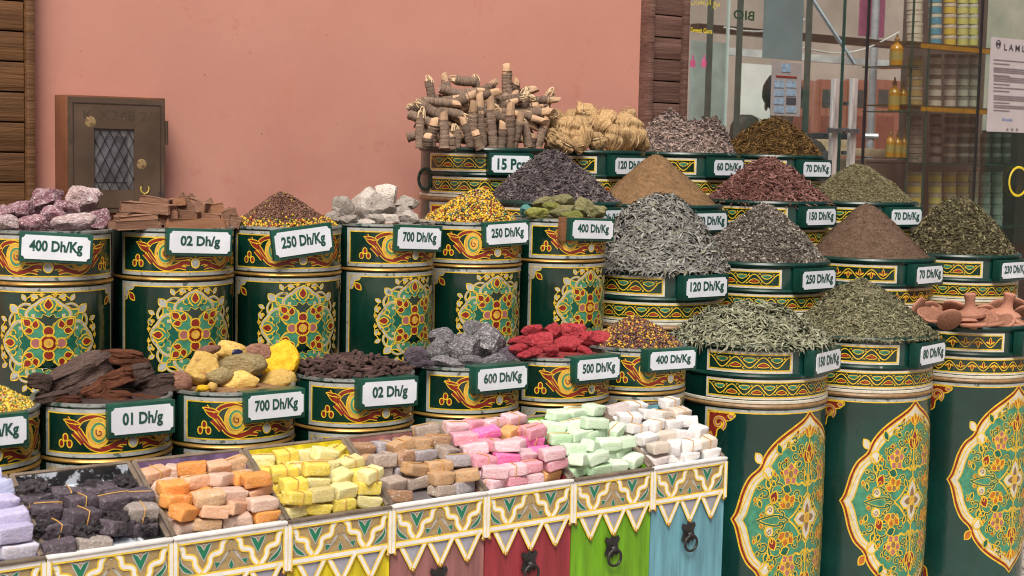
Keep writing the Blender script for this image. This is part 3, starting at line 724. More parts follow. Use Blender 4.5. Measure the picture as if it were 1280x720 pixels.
# ------------------------------------------------------------------ price signs on the tins
S_ = [(70, 310, 92, 40, -3, .42, '400 Dh/Kg', 17, 0, 'price sign 400 Dh/Kg below the purple-white rocks', .022),
      (250, 303, 83, 36, -2, .42, '02 Dh/g', 30, 0, 'price sign 02 Dh/g below the wood offcuts', .022),
      (379, 302, 78, 41, 7, .42, '250 Dh/Kg', 30, 0, 'tilted price sign 250 Dh/Kg below the brown and yellow seed cone', .015),
      (524, 298, 60, 35, -2.5, .42, '700 Dh/Kg', 36, 1, 'price sign 700 Dh/Kg with raw wood edge below the white rocks', .022),
      (634, 292, 58, 33, 2.5, .42, '250 Dh/Kg', 33, 0, 'price sign 250 Dh/Kg below the bright yellow seed cone', .022),
      (741, 287, 56, 30, -2, .42, '400 Dh/Kg', 38, 1, 'price sign 400 Dh/Kg with raw wood edge below the green rocks', .022),
      (-12, 541, 96, 46, 0, 0, '250 Dh/Kg', 40, 0, 'price sign ending in /Kg cut off by the left edge', .03),
      (178, 524, 84, 45, 0, 0, '01 Dh/g', 36, 0, 'price sign 01 Dh/g below the dark bark', .03),
      (345, 507, 76, 40, 0, 0, '700 Dh/Kg', 38, 0, 'price sign 700 Dh/Kg below the yellow ochre rocks', .045),
      (487, 491, 75, 40, -1, 0, '02 Dh/g', 36, 0, 'price sign 02 Dh/g below the incense cones', .045),
      (628, 473, 68, 36, 0, 0, '600 Dh/Kg', 38, 0, 'price sign 600 Dh/Kg below the grey sparkling rocks', .05),
      (748, 461, 58, 34, 0, 0, '500 Dh/Kg', 38, 0, 'price sign 500 Dh/Kg below the red rocks', .05),
      (841, 450, 62, 30, -1, 0, '400 Dh/Kg', 36, 0, 'price sign 400 Dh/Kg below the dark seed mix beside the big barrels', .05)]
for px, py, w, h, tl, t, tx, yaw, wood, lab, dp in S_:
    price_sign(px, py, w, h, tl, t - RT - .012, tx, lab, yaw, wood, dp)

# ------------------------------------------------------------------ loose heaps
heap('lavender_heap', T['C1'], (690, 190), 'dark purple-grey cone of dried lavender', 'lavender', 'stick', [(4, (.105, .084, .086)), (2, (.165, .138, .14)), (1, (.24, .20, .18)), (2, (.05, .04, .048))], 6400, (.026, .0050), ex=1.2, basecol=(.05, .04, .055))
heap('tan_spice_heap', T['C2'], (820, 191), 'smooth sandy tan cone of ground spice', 'spice', 'powder', [(1, (.27, .165, .085)), (1, (.20, .12, .06))], 16000, (.0028, .0016), ex=1.1, rough=.003, basecol=(.25, .15, .075))
heap('red_stick_heap', T['C3'], (960, 199), 'cone of dark red dried sticks', 'herb', 'stick', [(3, (.18, .082, .066)), (2, (.27, .14, .115)), (1, (.10, .042, .034))], 3400, (.048, .0052), ex=1.25, basecol=(.07, .02, .018))
heap('pale_olive_heap', T['C4'], (1072, 203), 'pale olive cone of crushed herb before the glass door', 'herb', 'stick', [(3, (.17, .15, .075)), (2, (.24, .21, .12)), (1, (.10, .09, .045))], 9000, (.011, .0035), ex=1.1, basecol=(.13, .115, .06))
heap('silver_leaf_heap', T['B120'], (832, 247), 'tall heap of curled silver-grey leaves', 'leaves', 'leaf', [(4, (.235, .23, .205)), (3, (.31, .305, .275)), (2, (.16, .155, .14)), (1, (.25, .235, .17))], 5200, (.040, .0074), ex=1.55, basecol=(.06, .065, .06), rough=.012, rb=RB + .005)
heap('crushed_herb_heap', T['B250'], (957, 257), 'grey-brown cone of crushed herb with pale flecks', 'herb', 'stick', [(4, (.145, .122, .10)), (2, (.24, .21, .175)), (1, (.40, .36, .30)), (2, (.07, .058, .048))], 8500, (.012, .0055), ex=1.25, basecol=(.08, .068, .055))
heap('brown_spice_heap', T['B70'], (1083, 253), 'smooth reddish brown cone of ground spice', 'spice', 'powder', [(3, (.165, .105, .07)), (1, (.24, .16, .11)), (1, (.10, .062, .042))], 14000, (.004, .0024), ex=1.12, rough=.004, basecol=(.145, .092, .062))
heap('coarse_herb_heap', T['B230'], (1197, 249), 'coarse olive-brown heap of dried herb, right end of second row', 'herb', 'stick', [(3, (.10, .085, .042)), (2, (.17, .145, .075)), (1, (.26, .23, .13)), (2, (.05, .043, .022))], 5600, (.018, .0055), ex=1.5, basecol=(.06, .05, .026))
heap('verbena_leaf_heap', T['A1'], (940, 386), 'low heap of long grey-green leaves', 'leaves', 'leaf', [(4, (.255, .255, .165)), (3, (.36, .36, .25)), (2, (.14, .145, .09))], 4400, (.044, .0074), ex=1.9, basecol=(.05, .058, .034), rough=.012, rb=RB + .002)
heap('green_herb_heap', T['A2'], (1078, 353), 'heap of fine green-grey dried herb', 'herb', 'leaf', [(4, (.205, .19, .105)), (2, (.29, .27, .16)), (2, (.11, .105, .058)), (.6, (.36, .33, .22))], 9500, (.021, .0038), ex=1.35, basecol=(.06, .062, .032), rough=.008, rb=RB + .003)
heap('mauve_flower_heap', T['D3'], (843, 152), 'two grey-mauve humps of dried flowers', 'flowers', 'leaf', [(4, (.29, .21, .175)), (3, (.42, .32, .27)), (2, (.14, .10, .085))], 5200, (.020, .0052), ex=2.3, basecol=(.10, .078, .068), apex2=(890, 160), rough=.020)
heap('dark_gold_herb_heap', T['D4'], (972, 149), 'dark golden-brown heap of shredded herb', 'herb', 'stick', [(3, (.115, .062, .018)), (2, (.21, .12, .035)), (2, (.045, .024, .008))], 5000, (.024, .0042), ex=1.45, basecol=(.04, .022, .008), rough=.012)
SEEDMIX = [(6, (.62, .38, .02)), (2, (.30, .05, .02)), (1.5, (.05, .13, .05)), (2, (.06, .03, .02)), (1, (.55, .42, .2))]
heap('brown_seed_heap', T['B3'], (352, 239), 'brown cone of seeds ringed with bright yellow ones', 'seeds', 'seed', [(7, (.125, .055, .034)), (2, (.24, .13, .08)), (1, (.06, .025, .016)), (.25, (.55, .36, .03))], 6400, (.0034, .003), ex=1.05, basecol=(.08, .035, .02), rough=.003)
heap('yellow_seed_heap', T['B5'], (598, 238), 'bright yellow cone of mixed seeds and petals', 'seeds', 'seed', SEEDMIX, 4200, (.0050, .003), ex=1.25, basecol=(.16, .08, .02), rough=.004)
heap('dark_seed_heap', T['F6'], (795, 397), 'dark cone of seeds sprinkled with yellow and red', 'seeds', 'seed', [(4, (.07, .032, .028)), (2.2, (.55, .34, .03)), (1.5, (.28, .06, .03)), (2, (.15, .09, .07))], 4200, (.0044, .003), ex=1.25, basecol=(.05, .025, .02), rough=.004)
heap('pale_yellow_seed_heap', T['F0'], (-44, 478), 'yellow seed heap at the left edge of the photo', 'seeds', 'seed', [(7, (.60, .42, .04)), (1.2, (.28, .05, .02)), (1.5, (.12, .20, .05)), (1, (.5, .4, .2))], 5200, (.0048, .003), ex=1.3, basecol=(.20, .13, .02), rough=.004)
# a ring of yellow seeds around the foot of the brown cone
def foot_ring(Tn, n, col, label):
    V = []; Fc = []; tv = np.array([(1, 0, 0), (-1, 0, 0), (0, 1, 0), (0, -1, 0), (0, 0, 1), (0, 0, -1)], float) * .0042
    tf = np.array([(0, 2, 4), (2, 1, 4), (1, 3, 4), (3, 0, 4), (2, 0, 5), (1, 2, 5), (3, 1, 5), (0, 3, 5)])
    r = .143 - np.abs(RNG.standard_normal(n)) * .013; a = RNG.random(n) * 2 * PI
    A = point(352, 239, .42).z - Tn['z'] + .006; z = A * 1.06 * (1 - (r / .143) ** 1.1) + .003 + RNG.random(n) * .003
    p = np.stack([r * np.cos(a), r * np.sin(a), z], 1)
    V = (p[:, None] + tv[None] * (.7 + .5 * RNG.random((n, 1, 1)))).reshape(-1, 3); Fc = (tf[None] + (np.arange(n) * 6)[:, None, None]).reshape(-1, 3)
    c = np.array(col)[RNG.integers(0, len(col), n)]
    o = link('yellow_seeds', mesh_arrays('yellow_seeds', V, Fc, np.repeat(c, 6, 0)), SEEDM); o.location = (Tn['c'].x, Tn['c'].y, Tn['z'] - .006)
    tag(o, label, 'seeds', None, 'stuff')
foot_ring(T['B3'], 760, [(.62, .40, .03), (.62, .40, .03), (.55, .30, .03), (.32, .05, .02), (.12, .16, .05)], 'bright yellow seeds around the foot of the brown seed cone')

# ------------------------------------------------------------------ rocks
def rock_mesh(seed, cuts=9, amp=.10, detail=3, spiky=0):
    rnd = random.Random(seed); bm = bmesh.new(); bmesh.ops.create_icosphere(bm, subdivisions=detail + 1, radius=1)
    for _ in range(cuts):
        n = Vector((rnd.gauss(0, 1), rnd.gauss(0, 1), rnd.gauss(0, 1))).normalized(); d = rnd.uniform(.52, .82)
        for v in bm.verts:
            k = v.co.dot(n)
            if k > d: v.co -= n * (k - d) * .94
    for v in bm.verts:
        q = noise.fractal(v.co * 2.2 + Vector((seed, 0, 0)), .8, 2, 5) + spiky * abs(noise.noise(v.co * 6 + Vector((seed, 3, 1))))
        v.co += v.co.normalized() * q * amp
    lo = [min(v.co[i] for v in bm.verts) for i in range(3)]; hi = [max(v.co[i] for v in bm.verts) for i in range(3)]
    for v in bm.verts: v.co = Vector([(v.co[i] - (lo[i] + hi[i]) / 2) / (hi[i] - lo[i]) for i in range(3)])
    return bm_mesh('rock', bm, 28)
SMOOTHR = [rock_mesh(300 + i * 5, 3 + i % 3, .075, 3) for i in range(6)]
ROCKS = [rock_mesh(i * 3 + 1, 7 + i % 6) for i in range(14)]
def slab_mesh(seed):
    rnd = random.Random(seed); bm = bmesh.new(); bmesh.ops.create_cube(bm, size=1)
    bmesh.ops.subdivide_edges(bm, edges=bm.edges[:], cuts=9, use_grid_fill=True)
    for v in bm.verts:
        x, y, z = v.co
        w = 1 - .55 * abs(2 * x) ** 3 * rnd.uniform(.9, 1.1); v.co.y *= w; v.co.z *= .75 + .25 * w
        v.co.x *= 1 + .25 * noise.noise(Vector((0, y * 4, z * 3 + seed)))
        q = Vector((x * 1.6, y * 6, z * 6 + seed)); s = noise.fractal(q, .8, 2, 4)
        v.co.z += .16 * s + .10 * abs(noise.noise(Vector((x * 2, y * 14, seed)))) + .15 * math.sin(x * 3 + seed); v.co.y += .08 * noise.fractal(q * 1.5, .8, 2, 3)
    for i in range(3):
        lo = min(v.co[i] for v in bm.verts); hi = max(v.co[i] for v in bm.verts)
        for v in bm.verts: v.co[i] = (v.co[i] - (lo + hi) / 2) / (hi - lo)
    return bm_mesh('bark', bm, 25)
SLABS = [slab_mesh(i) for i in range(5)]
def wood_mesh(seed):
    rnd = random.Random(seed); bm = bmesh.new(); bm_box(bm, (0, 0, 0), (1, 1, 1), bev=.03)
    for v in bm.verts:
        v.co += Vector((rnd.uniform(-.05, .05), rnd.uniform(-.06, .06), rnd.uniform(-.08, .08)))
    return bm_mesh('wood', bm, 20)
WOODS = [wood_mesh(i) for i in range(5)]

def rockmat(n, c1, c2, speck, rough=.75, bump=.7, spec=.3): return pbr(n, c1, rough, .3, 7, col2=c2, speck=speck, bump=min(1, bump * 1.3), bs=12, rand=.18, seed=True, spec=spec)
M_PURPLE = rockmat('purple_white_rock', (.19, .07, .095), (.36, .19, .215), [(7, .52, (.46, .32, .34)), (13, .56, (.74, .67, .66)), (6, .62, (.15, .05, .075))], .6)
M_PALE = rockmat('mauve_white_rock', (.40, .265, .265), (.55, .42, .40), [(9, .53, (.72, .66, .64)), (7, .58, (.24, .11, .14))], .6)
M_WHITE = rockmat('white_alum_rock', (.54, .46, .39), (.74, .68, .61), [(7, .57, (.36, .28, .22)), (18, .60, (.50, .44, .38)), (30, .64, (.78, .76, .74))], .6)
M_GREY = rockmat('grey_alum_rock', (.33, .28, .235), (.52, .46, .40), [(11, .57, (.60, .56, .51)), (14, .60, (.13, .10, .085))], .6)
M_LIME = rockmat('lime_green_rock', (.20, .215, .04), (.30, .30, .085), [(12, .6, (.10, .12, .03))])
M_OLIVE = rockmat('olive_rock', (.16, .15, .06), (.29, .27, .13), [(12, .6, (.40, .38, .22))])
M_TEALR = rockmat('teal_rock', (.06, .22, .20), (.14, .36, .32), [(12, .62, (.02, .09, .09))])
M_OCHRE = rockmat('yellow_ochre_rock', (.56, .34, .075), (.72, .49, .15), [(4, .60, (.42, .20, .075)), (9, .64, (.70, .56, .30))], .65, .4)
M_VIVID = rockmat('vivid_yellow_rock', (.70, .36, .008), (.78, .49, .02), [(5, .62, (.58, .26, .01)), (12, .64, (.78, .56, .10))], .6, .4)
M_REDBR = rockmat('reddish_brown_rock', (.23, .10, .065), (.36, .19, .13), [(12, .62, (.14, .06, .04))])
M_OLGREY = rockmat('olive_grey_rock', (.30, .22, .09), (.42, .33, .17), [(10, .62, (.16, .13, .06))])
M_BLUE = pbr('dark_blue_crystal', (.01, .013, .05), .3, .3, 30)
M_SPARK = rockmat('grey_sparkling_rock', (.085, .078, .085), (.21, .195, .20), [(14, .53, (.42, .40, .41)), (24, .58, (.70, .68, .68)), (11, .60, (.04, .037, .04))], .42, .9, .7)
M_SPDARK = rockmat('dark_violet_rock', (.05, .035, .05), (.15, .11, .14), [(30, .60, (.42, .36, .42))], .4, .9, .7)
M_CRIM = rockmat('crimson_rock', (.36, .024, .034), (.60, .075, .09), [(8, .62, (.20, .012, .018)), (18, .64, (.62, .24, .22))], .5, .8)
M_BARK = pbr('grey_brown_bark', (.055, .030, .024), .85, .4, 6, col2=(.17, .12, .10), stretch=(1, 5, 5), bump=1.0, bs=7, rand=.2, seed=True, spec=.2)
M_BARKR = pbr('reddish_bark', (.085, .027, .014), .8, .4, 5, col2=(.25, .095, .05), stretch=(1, 5, 5), bump=1.0, bs=7, rand=.2, seed=True, spec=.2)
M_WOODR = pbr('reddish_brown_wood', (.15, .065, .038), .75, .3, 3, col2=(.36, .21, .135), stretch=(.6, 6, 6), bump=.5, bs=8, rand=.22, seed=True, spec=.25)
M_WOODP = pbr('orange_brown_wood', (.28, .12, .06), .7, .3, 3, col2=(.40, .20, .11), stretch=(.6, 6, 6), bump=.5, bs=8, rand=.15, seed=True, spec=.25)

USED = {}
def poslabel(base, u, v):
    hor = 'left' if u < -.33 else ('right' if u > .33 else 'middle'); ver = 'top' if v > .66 else ('upper' if v > .33 else 'lower')
    s = {'top': f'at the top {hor}', 'upper': f'halfway up the {hor}', 'lower': f'at the lower {hor}'}[ver] if hor != 'middle' else {'top': 'at the very top', 'upper': 'in the middle', 'lower': 'at the bottom centre'}[ver]
    return f'{base} {s} of its heap'
def pile(Tk, items, zoom, org, meshes, name, cat, group, where, back=.02, dfac=.85, yawmax=25):
    """items: (x, y, w, h, material, colour words, tilt) measured on an enlarged view"""
    Tn = T[Tk]; tops = [org[1] + (y - h / 2) / zoom for x, y, w, h, *_ in items]; lo = min(tops); hi = max(tops)
    for i, it in enumerate(items):
        x, y, w, h, mat, words = it[:6]; tilt = it[6] if len(it) > 6 else random.uniform(-6, 6)
        px, py = org[0] + x / zoom, org[1] + y / zoom
        rise = max(0, Tn['px'] * 0 + (hi - tops[i]) / max(1, hi - lo))
        halfw = RT * .95; u = (px - Tn['px']) * Tn['d'] / F / halfw
        depth_in = (-.095 + .13 * rise) * math.sqrt(max(.15, 1 - min(.95, abs(u)) ** 2)) + back * rise
        t = Tn['t'] + depth_in + random.uniform(-.008, .008)
        P = point(px, py, t); d = (P - CAM).dot(fw)
        W, H = w / zoom * d / F, h / zoom * d / F
        key = (name, i % len(meshes), mat.name)
        if key not in MEMO:
            me = meshes[i % len(meshes)].copy(); me.materials.clear(); me.materials.append(mat); MEMO[key] = me
        o = link(name, MEMO[key]); o.location = P
        o.scale = (W * 1.05, (W * .5 + H * .5) * dfac, H * 1.05)
        o.rotation_euler = (0, R_(-tilt), camphi(P) + R_(random.uniform(-yawmax, yawmax)))
        lab = poslabel(words, max(-1, min(1, u)), (hi - tops[i]) / max(1, hi - lo)) + where
        USED.setdefault(lab, []).append(o); tag(o, lab, cat, group)
MEMO = {}
pile('B1', [(-70, 205, 130, 80, M_PURPLE, 'rough purple-white rock'), (25, 208, 120, 75, M_PALE, 'rough purple-grey rock'), (150, 212, 150, 85, M_PURPLE, 'rough mottled purple rock'), (90, 152, 120, 76, M_PURPLE, 'small purple rock', 8), (205, 108, 165, 120, M_PURPLE, 'large purple-white rock', 20),
            (370, 105, 158, 112, M_PALE, 'large pale mauve rock', -8), (247, 180, 125, 95, M_PURPLE, 'pinkish mottled rock'), (330, 212, 195, 85, M_PALE, 'wide pale speckled rock', 10), (440, 190, 118, 112, M_PURPLE, 'dark speckled purple rock', -20), (10, 165, 100, 70, M_PURPLE, 'purple rock'), (300, 150, 120, 80, M_PURPLE, 'purple rock wedged behind the pale one')],
     3.6, (0, 220), ROCKS, 'mineral_rock', 'rock', 'purple-white rocks', ', left end')
pile('B4', [(480, 125, 80, 110, M_GREY, 'grey leaning rock', 25), (433, 155, 60, 50, M_GREY, 'small dark grey rock'), (560, 112, 145, 130, M_WHITE, 'large white rock', 15), (635, 70, 85, 80, M_WHITE, 'white rock'), (716, 103, 95, 60, M_GREY, 'brownish grey rock'), (640, 168, 95, 50, M_WHITE, 'flat white rock'),
            (728, 158, 75, 60, M_WHITE, 'white rock', -10), (600, 162, 70, 40, M_GREY, 'small grey rock'), (690, 132, 85, 50, M_GREY, 'grey rock'), (560, 175, 70, 30, M_WHITE, 'small white rock'), (790, 174, 70, 22, M_GREY, 'flat grey rock'), (620, 125, 110, 70, M_GREY, 'dark grey rock'), (500, 165, 80, 40, M_GREY, 'flat grey rock')],
     3.0, (270, 220), ROCKS, 'alum_rock', 'rock', 'white and grey alum rocks', ', upper row')
pile('B6', [(437, 248, 90, 40, M_LIME, 'bright yellow-green rock'), (460, 208, 85, 38, M_OLIVE, 'dark green rock'), (528, 203, 85, 48, M_OLIVE, 'pale olive rock'), (525, 245, 95, 48, M_OLIVE, 'olive rock'), (600, 228, 85, 76, M_OLIVE, 'large olive rock'), (648, 245, 75, 46, M_OLIVE, 'olive rock'), (398, 240, 50, 44, M_TEALR, 'small teal rock'), (490, 230, 70, 40, M_LIME, 'yellow-green rock'), (560, 255, 80, 36, M_LIME, 'flat yellow-green rock')],
     2.88, (520, 180), ROCKS, 'green_rock', 'rock', 'green rocks', '')
pile('F2', [(180, 215, 165, 150, M_OCHRE, 'large yellow ochre rock'), (85, 278, 115, 95, M_REDBR, 'reddish-brown rock'), (325, 148, 155, 100, M_OCHRE, 'pale ochre rock with a dark blue crystal', -12), (215, 135, 120, 45, M_REDBR, 'orange-red rock', 12), (365, 210, 235, 115, M_OLGREY, 'olive-tinged rock', 10), (350, 277, 195, 108, M_OCHRE, 'broad yellow ochre rock'),
            (535, 178, 180, 185, M_VIVID, 'large vivid yellow rock', -25), (528, 272, 165, 95, M_OCHRE, 'orange-yellow rock', 14), (192, 308, 60, 32, M_VIVID, 'small pale yellow rock'), (235, 300, 45, 45, M_OCHRE, 'small yellow rock'), (440, 150, 130, 90, M_REDBR, 'brown rock behind'), (270, 250, 120, 80, M_OLGREY, 'dull yellow rock')],
     3.6, (200, 400), SMOOTHR, 'ochre_rock', 'rock', 'yellow ochre rocks', '')
pile('F4', [(65, 215, 95, 92, M_SPDARK, 'dark violet rock', 20), (170, 130, 105, 75, M_SPARK, 'grey sparkling rock'), (155, 190, 100, 100, M_SPARK, 'grey sparkling rock', 12), (250, 188, 145, 135, M_SPARK, 'large grey sparkling rock'), (352, 155, 155, 155, M_SPARK, 'biggest pale grey rock', -14), (295, 100, 75, 65, M_SPARK, 'grey rock'), (190, 240, 130, 55, M_SPARK, 'grey rock'), (290, 235, 95, 52, M_SPARK, 'pale grey rock'), (372, 232, 130, 62, M_SPARK, 'flat grey rock'), (450, 212, 95, 85, M_SPDARK, 'darker grey rock', -30), (110, 245, 60, 35, M_SPDARK, 'small violet rock')],
     3.27, (500, 380), ROCKS, 'sparkling_rock', 'rock', 'grey sparkling rocks', '')
pile('F5', [(540, 107, 95, 45, M_CRIM, 'narrow crimson rock', 18), (488, 150, 95, 42, M_CRIM, 'flat crimson rock'), (485, 182, 80, 42, M_CRIM, 'crimson rock'), (572, 160, 115, 92, M_CRIM, 'crimson rock'), (628, 110, 75, 70, M_CRIM, 'crimson rock', -35), (702, 120, 118, 80, M_CRIM, 'rounded crimson rock'), (680, 178, 150, 95, M_CRIM, 'large crimson rock', 22), (820, 160, 165, 100, M_CRIM, 'largest crimson rock'), (505, 205, 60, 34, M_CRIM, 'small crimson rock'), (548, 198, 70, 45, M_CRIM, 'crimson rock'), (757, 195, 75, 42, M_CRIM, 'crimson rock', -15), (620, 190, 60, 50, M_CRIM, 'crimson rock'), (755, 140, 90, 60, M_CRIM, 'crimson rock')],
     3.27, (500, 380), ROCKS, 'crimson_rock', 'rock', 'crimson rocks', '')
pile('F1', [(290, 215, 290, 135, M_BARK, 'large grey-brown bark slab', 14), (445, 142, 180, 62, M_BARKR, 'reddish bark slab', -5), (150, 230, 90, 60, M_BARK, 'dark bark piece'), (505, 205, 140, 80, M_BARK, 'dark bark slab', 22), (362, 275, 90, 90, M_BARKR, 'upright reddish bark piece', 40), (440, 290, 105, 60, M_BARKR, 'orange-brown bark piece', -18), (590, 258, 160, 90, M_BARK, 'grey bark slab', 18), (505, 165, 110, 55, M_BARKR, 'reddish bark piece'), (255, 300, 95, 34, M_BARKR, 'thin reddish bark piece', 6), (545, 298, 120, 36, M_BARKR, 'thin bark piece'), (195, 290, 140, 36, M_BARK, 'thin dark bark piece', 4), (430, 225, 150, 70, M_BARKR, 'reddish bark slab', 15), (620, 225, 90, 50, M_BARK, 'dark bark piece')],
     3.0, (0, 400), SLABS, 'bark_piece', 'bark', 'dark bark pieces', '', dfac=.75)
pile('B2', [(668, 143, 215, 42, M_WOODR, 'long wood plank', -3), (612, 192, 165, 30, M_WOODR, 'flat wood plank', 3), (605, 217, 195, 36, M_WOODR, 'thick wood plank', 2), (878, 212, 245, 36, M_WOODP, 'long orange-brown wood plank', 0), (822, 138, 80, 85, M_WOODR, 'tilted wood block', 40), (892, 138, 95, 62, M_WOODR, 'wood block', -14), (965, 163, 72, 74, M_WOODP, 'squared wood block', 5), (742, 182, 110, 60, M_WOODR, 'wood block'), (1032, 185, 62, 66, M_WOODR, 'wood block', 20), (858, 112, 36, 50, M_WOODR, 'small wood splinter', 30), (700, 112, 130, 32, M_WOODR, 'short wood plank', -8), (1000, 215, 60, 34, M_WOODR, 'small wood block'), (930, 185, 120, 30, M_WOODR, 'flat wood plank'), (785, 118, 90, 30, M_WOODP, 'short pale plank', 8), (930, 135, 60, 40, M_WOODR, 'wood block', 30), (1055, 205, 50, 50, M_WOODR, 'rounded wood block', -15), (560, 175, 60, 24, M_WOODR, 'thin wood piece'), (840, 175, 110, 34, M_WOODR, 'dark wood plank', -5)],
     3.6, (0, 220), WOODS, 'wood_offcut', 'wood', 'brown wood offcuts', '', dfac=.9, yawmax=30)
# dark blue crystal in the pale ochre rock
for o in list(COL.objects):
    if o.name.startswith('ochre_rock') and 'blue crystal' in o.get('label', ''):
        c = link('blue_crystal', ROCKS[3].copy(), M_BLUE, o); c.data.materials.clear(); c.data.materials.append(M_BLUE)
        c.location = (.0, -.46, .02); c.scale = (.34, .2, .42)
# string round two of the wood planks
STRING = pbr('straw_string', (.45, .27, .07), .8, .2, 30)
# every heap rests on what fills its container
def filling(k, col, z=-.012):
    Tn = T[k]; me = lathe('filling', [(0, .012), (Tn['R'] * .5, .010), (Tn['R'] - .012, .0), (Tn['R'] - .012, -.03), (0, -.03)], 40)
    o = link('heap_core', me, pbr('fill_' + k, col, .9, .5, 30, bump=.8, bs=60)); o.location = (Tn['c'].x, Tn['c'].y, Tn['z'] + z)
    tag(o, 'crumbled dark fragments filling the ' + Tn['o']['label'][:70].rsplit(' ', 1)[0], 'fragments', None, 'stuff')
for k, c in (('B1', (.10, .07, .08)), ('B2', (.07, .035, .02)), ('B4', (.22, .2, .18)), ('B6', (.1, .1, .04)), ('F1', (.04, .02, .015)), ('F2', (.22, .12, .05)), ('F3', (.04, .024, .02)), ('F4', (.07, .065, .07)), ('F5', (.20, .02, .02)), ('A3', (.25, .11, .065)), ('D1', (.10, .06, .04)), ('D2', (.25, .15, .05))): filling(k, c)

# ------------------------------------------------------------------ incense cones
M_CONE = pbr('brown_incense', (.072, .042, .036), .85, .3, 40, rand=.3, seed=True, bump=.4, bs=120, spec=.2)
cone_me = lathe('incense_cone', [(0, -.021), (.0046, -.021), (.0054, -.019), (.0016, .021), (.0006, .0225), (0, .023)], 10); cone_me.materials.append(M_CONE)
Tn = T['F3']; A = point(446, 444, 0); hh = A.z - Tn['z']
for i in range(210):
    r = .144 * math.sqrt((i + .5) / 210); a = i * 2.39996
    x, y = r * math.cos(a), r * math.sin(a); z = hh * (1 - (r / .15) ** 1.6) + random.uniform(-.004, .003)
    o = link('incense_cone', cone_me); o.location = Tn['c'] + Vector((x, y, z))
    o.rotation_euler = (R_(90 + random.uniform(-28, 28)), random.uniform(0, 6.28), random.uniform(0, 6.28)); o.scale = (1.25, 1.25, random.uniform(.85, 1.15))
    tag(o, 'small dark brown incense cone in the tin behind the sign 02 Dh/g', 'incense cone', 'loose dark brown incense cones')

# ------------------------------------------------------------------ terracotta scrubbers
M_CLAY = pbr('terracotta', (.31, .13, .082), .85, .2, 30, rand=.2, seed=True, bump=.35, bs=150, spec=.2, col2=(.40, .20, .135))
M_CLAYB = pbr('terracotta_ridged', (.40, .19, .12), .9, .3, 180, bump=1.0, bs=320, spec=.1)
disc = lathe('scrubber', [(0, -.008), (.036, -.008), (.042, -.004), (.042, .003), (.036, .008), (.024, .012), (.017, .018), (.0135, .028), (.0135, .042), (.0165, .052), (.0165, .057), (.012, .060), (0, .061)], 32, lambda k: 1 if k == 0 else 0)
disc.materials.append(M_CLAY); disc.materials.append(M_CLAYB)
dish = lathe('dish', [(0, -.007), (.037, -.007), (.043, -.003), (.043, .002), (.037, .006), (.014, .008), (.010, .013), (0, .014)], 32, lambda k: 1 if k == 0 else 0)
dish.materials.append(M_CLAY); dish.materials.append(M_CLAYB)
for i, (x, y, rx, rz, ry, ts, sc, w) in enumerate([(313, 250, -58, 8, 0, -.165, 1.02, 'clay scrubber showing its ridged round face'), (352, 172, -42, -25, 10, -.05, 1.0, 'clay scrubber lying tilted behind the ridged one'), (460, 215, 4, 0, -5, -.11, 1.25, 'upright clay scrubber with its handle up, left of two'), (560, 250, -140, -30, 30, -.15, 1.05, 'clay scrubber leaning over'), (482, 288, 176, 0, -3, -.185, 1.05, 'flat clay scrubber by the rim'), (703, 215, 6, 0, 8, -.10, 1.3, 'upright clay scrubber with its handle up, right of two'), (690, 268, -150, -20, -22, -.17, 1, 'clay scrubber on its edge near the rim'), (800, 268, -155, 50, 10, -.16, 1.1, 'clay scrubber by the right edge'),
        (780, 165, -50, -40, 0, .03, 1.15, 'clay scrubber at the back right'), (640, 175, -60, 20, 10, .03, 1, 'clay scrubber behind the right handle'), (535, 210, -45, 10, 0, -.02, 1.15, 'clay scrubber behind the handles'), (95, 175, -70, 50, 0, .0, 1, 'clay scrubber at the far left'), (165, 178, -50, 20, 15, .03, .9, 'clay scrubber at the upper left'), (170, 208, -160, -40, 20, -.07, .9, 'clay scrubber leaning at the left'), (215, 232, -155, -40, 0, -.12, .85, 'small clay scrubber at lower left'), (425, 262, 170, 30, 6, -.15, .95, 'flat clay scrubber at lower centre'), (610, 282, 172, 30, -8, -.185, .95, 'flat clay scrubber under the leaning ones'), (850, 200, -40, 0, 0, -.03, 1.1, 'clay scrubber outside the right edge'), (250, 185, -150, 30, 12, .0, .95, 'clay scrubber between the left ones'), (745, 290, 174, 10, 3, -.185, .9, 'flat clay scrubber at the lower right')]):
    P = point(1130 + x / 5.54, 350 + y / 5.54, ts); o = link('clay_scrubber', disc if abs(rx) < 10 else dish); o.location = P - Vector((0, 0, .012)); o.scale = (sc,) * 3
    o.rotation_euler = (R_(rx), R_(ry), R_(rz)); tag(o, w, 'scrubber', 'terracotta foot scrubbers')

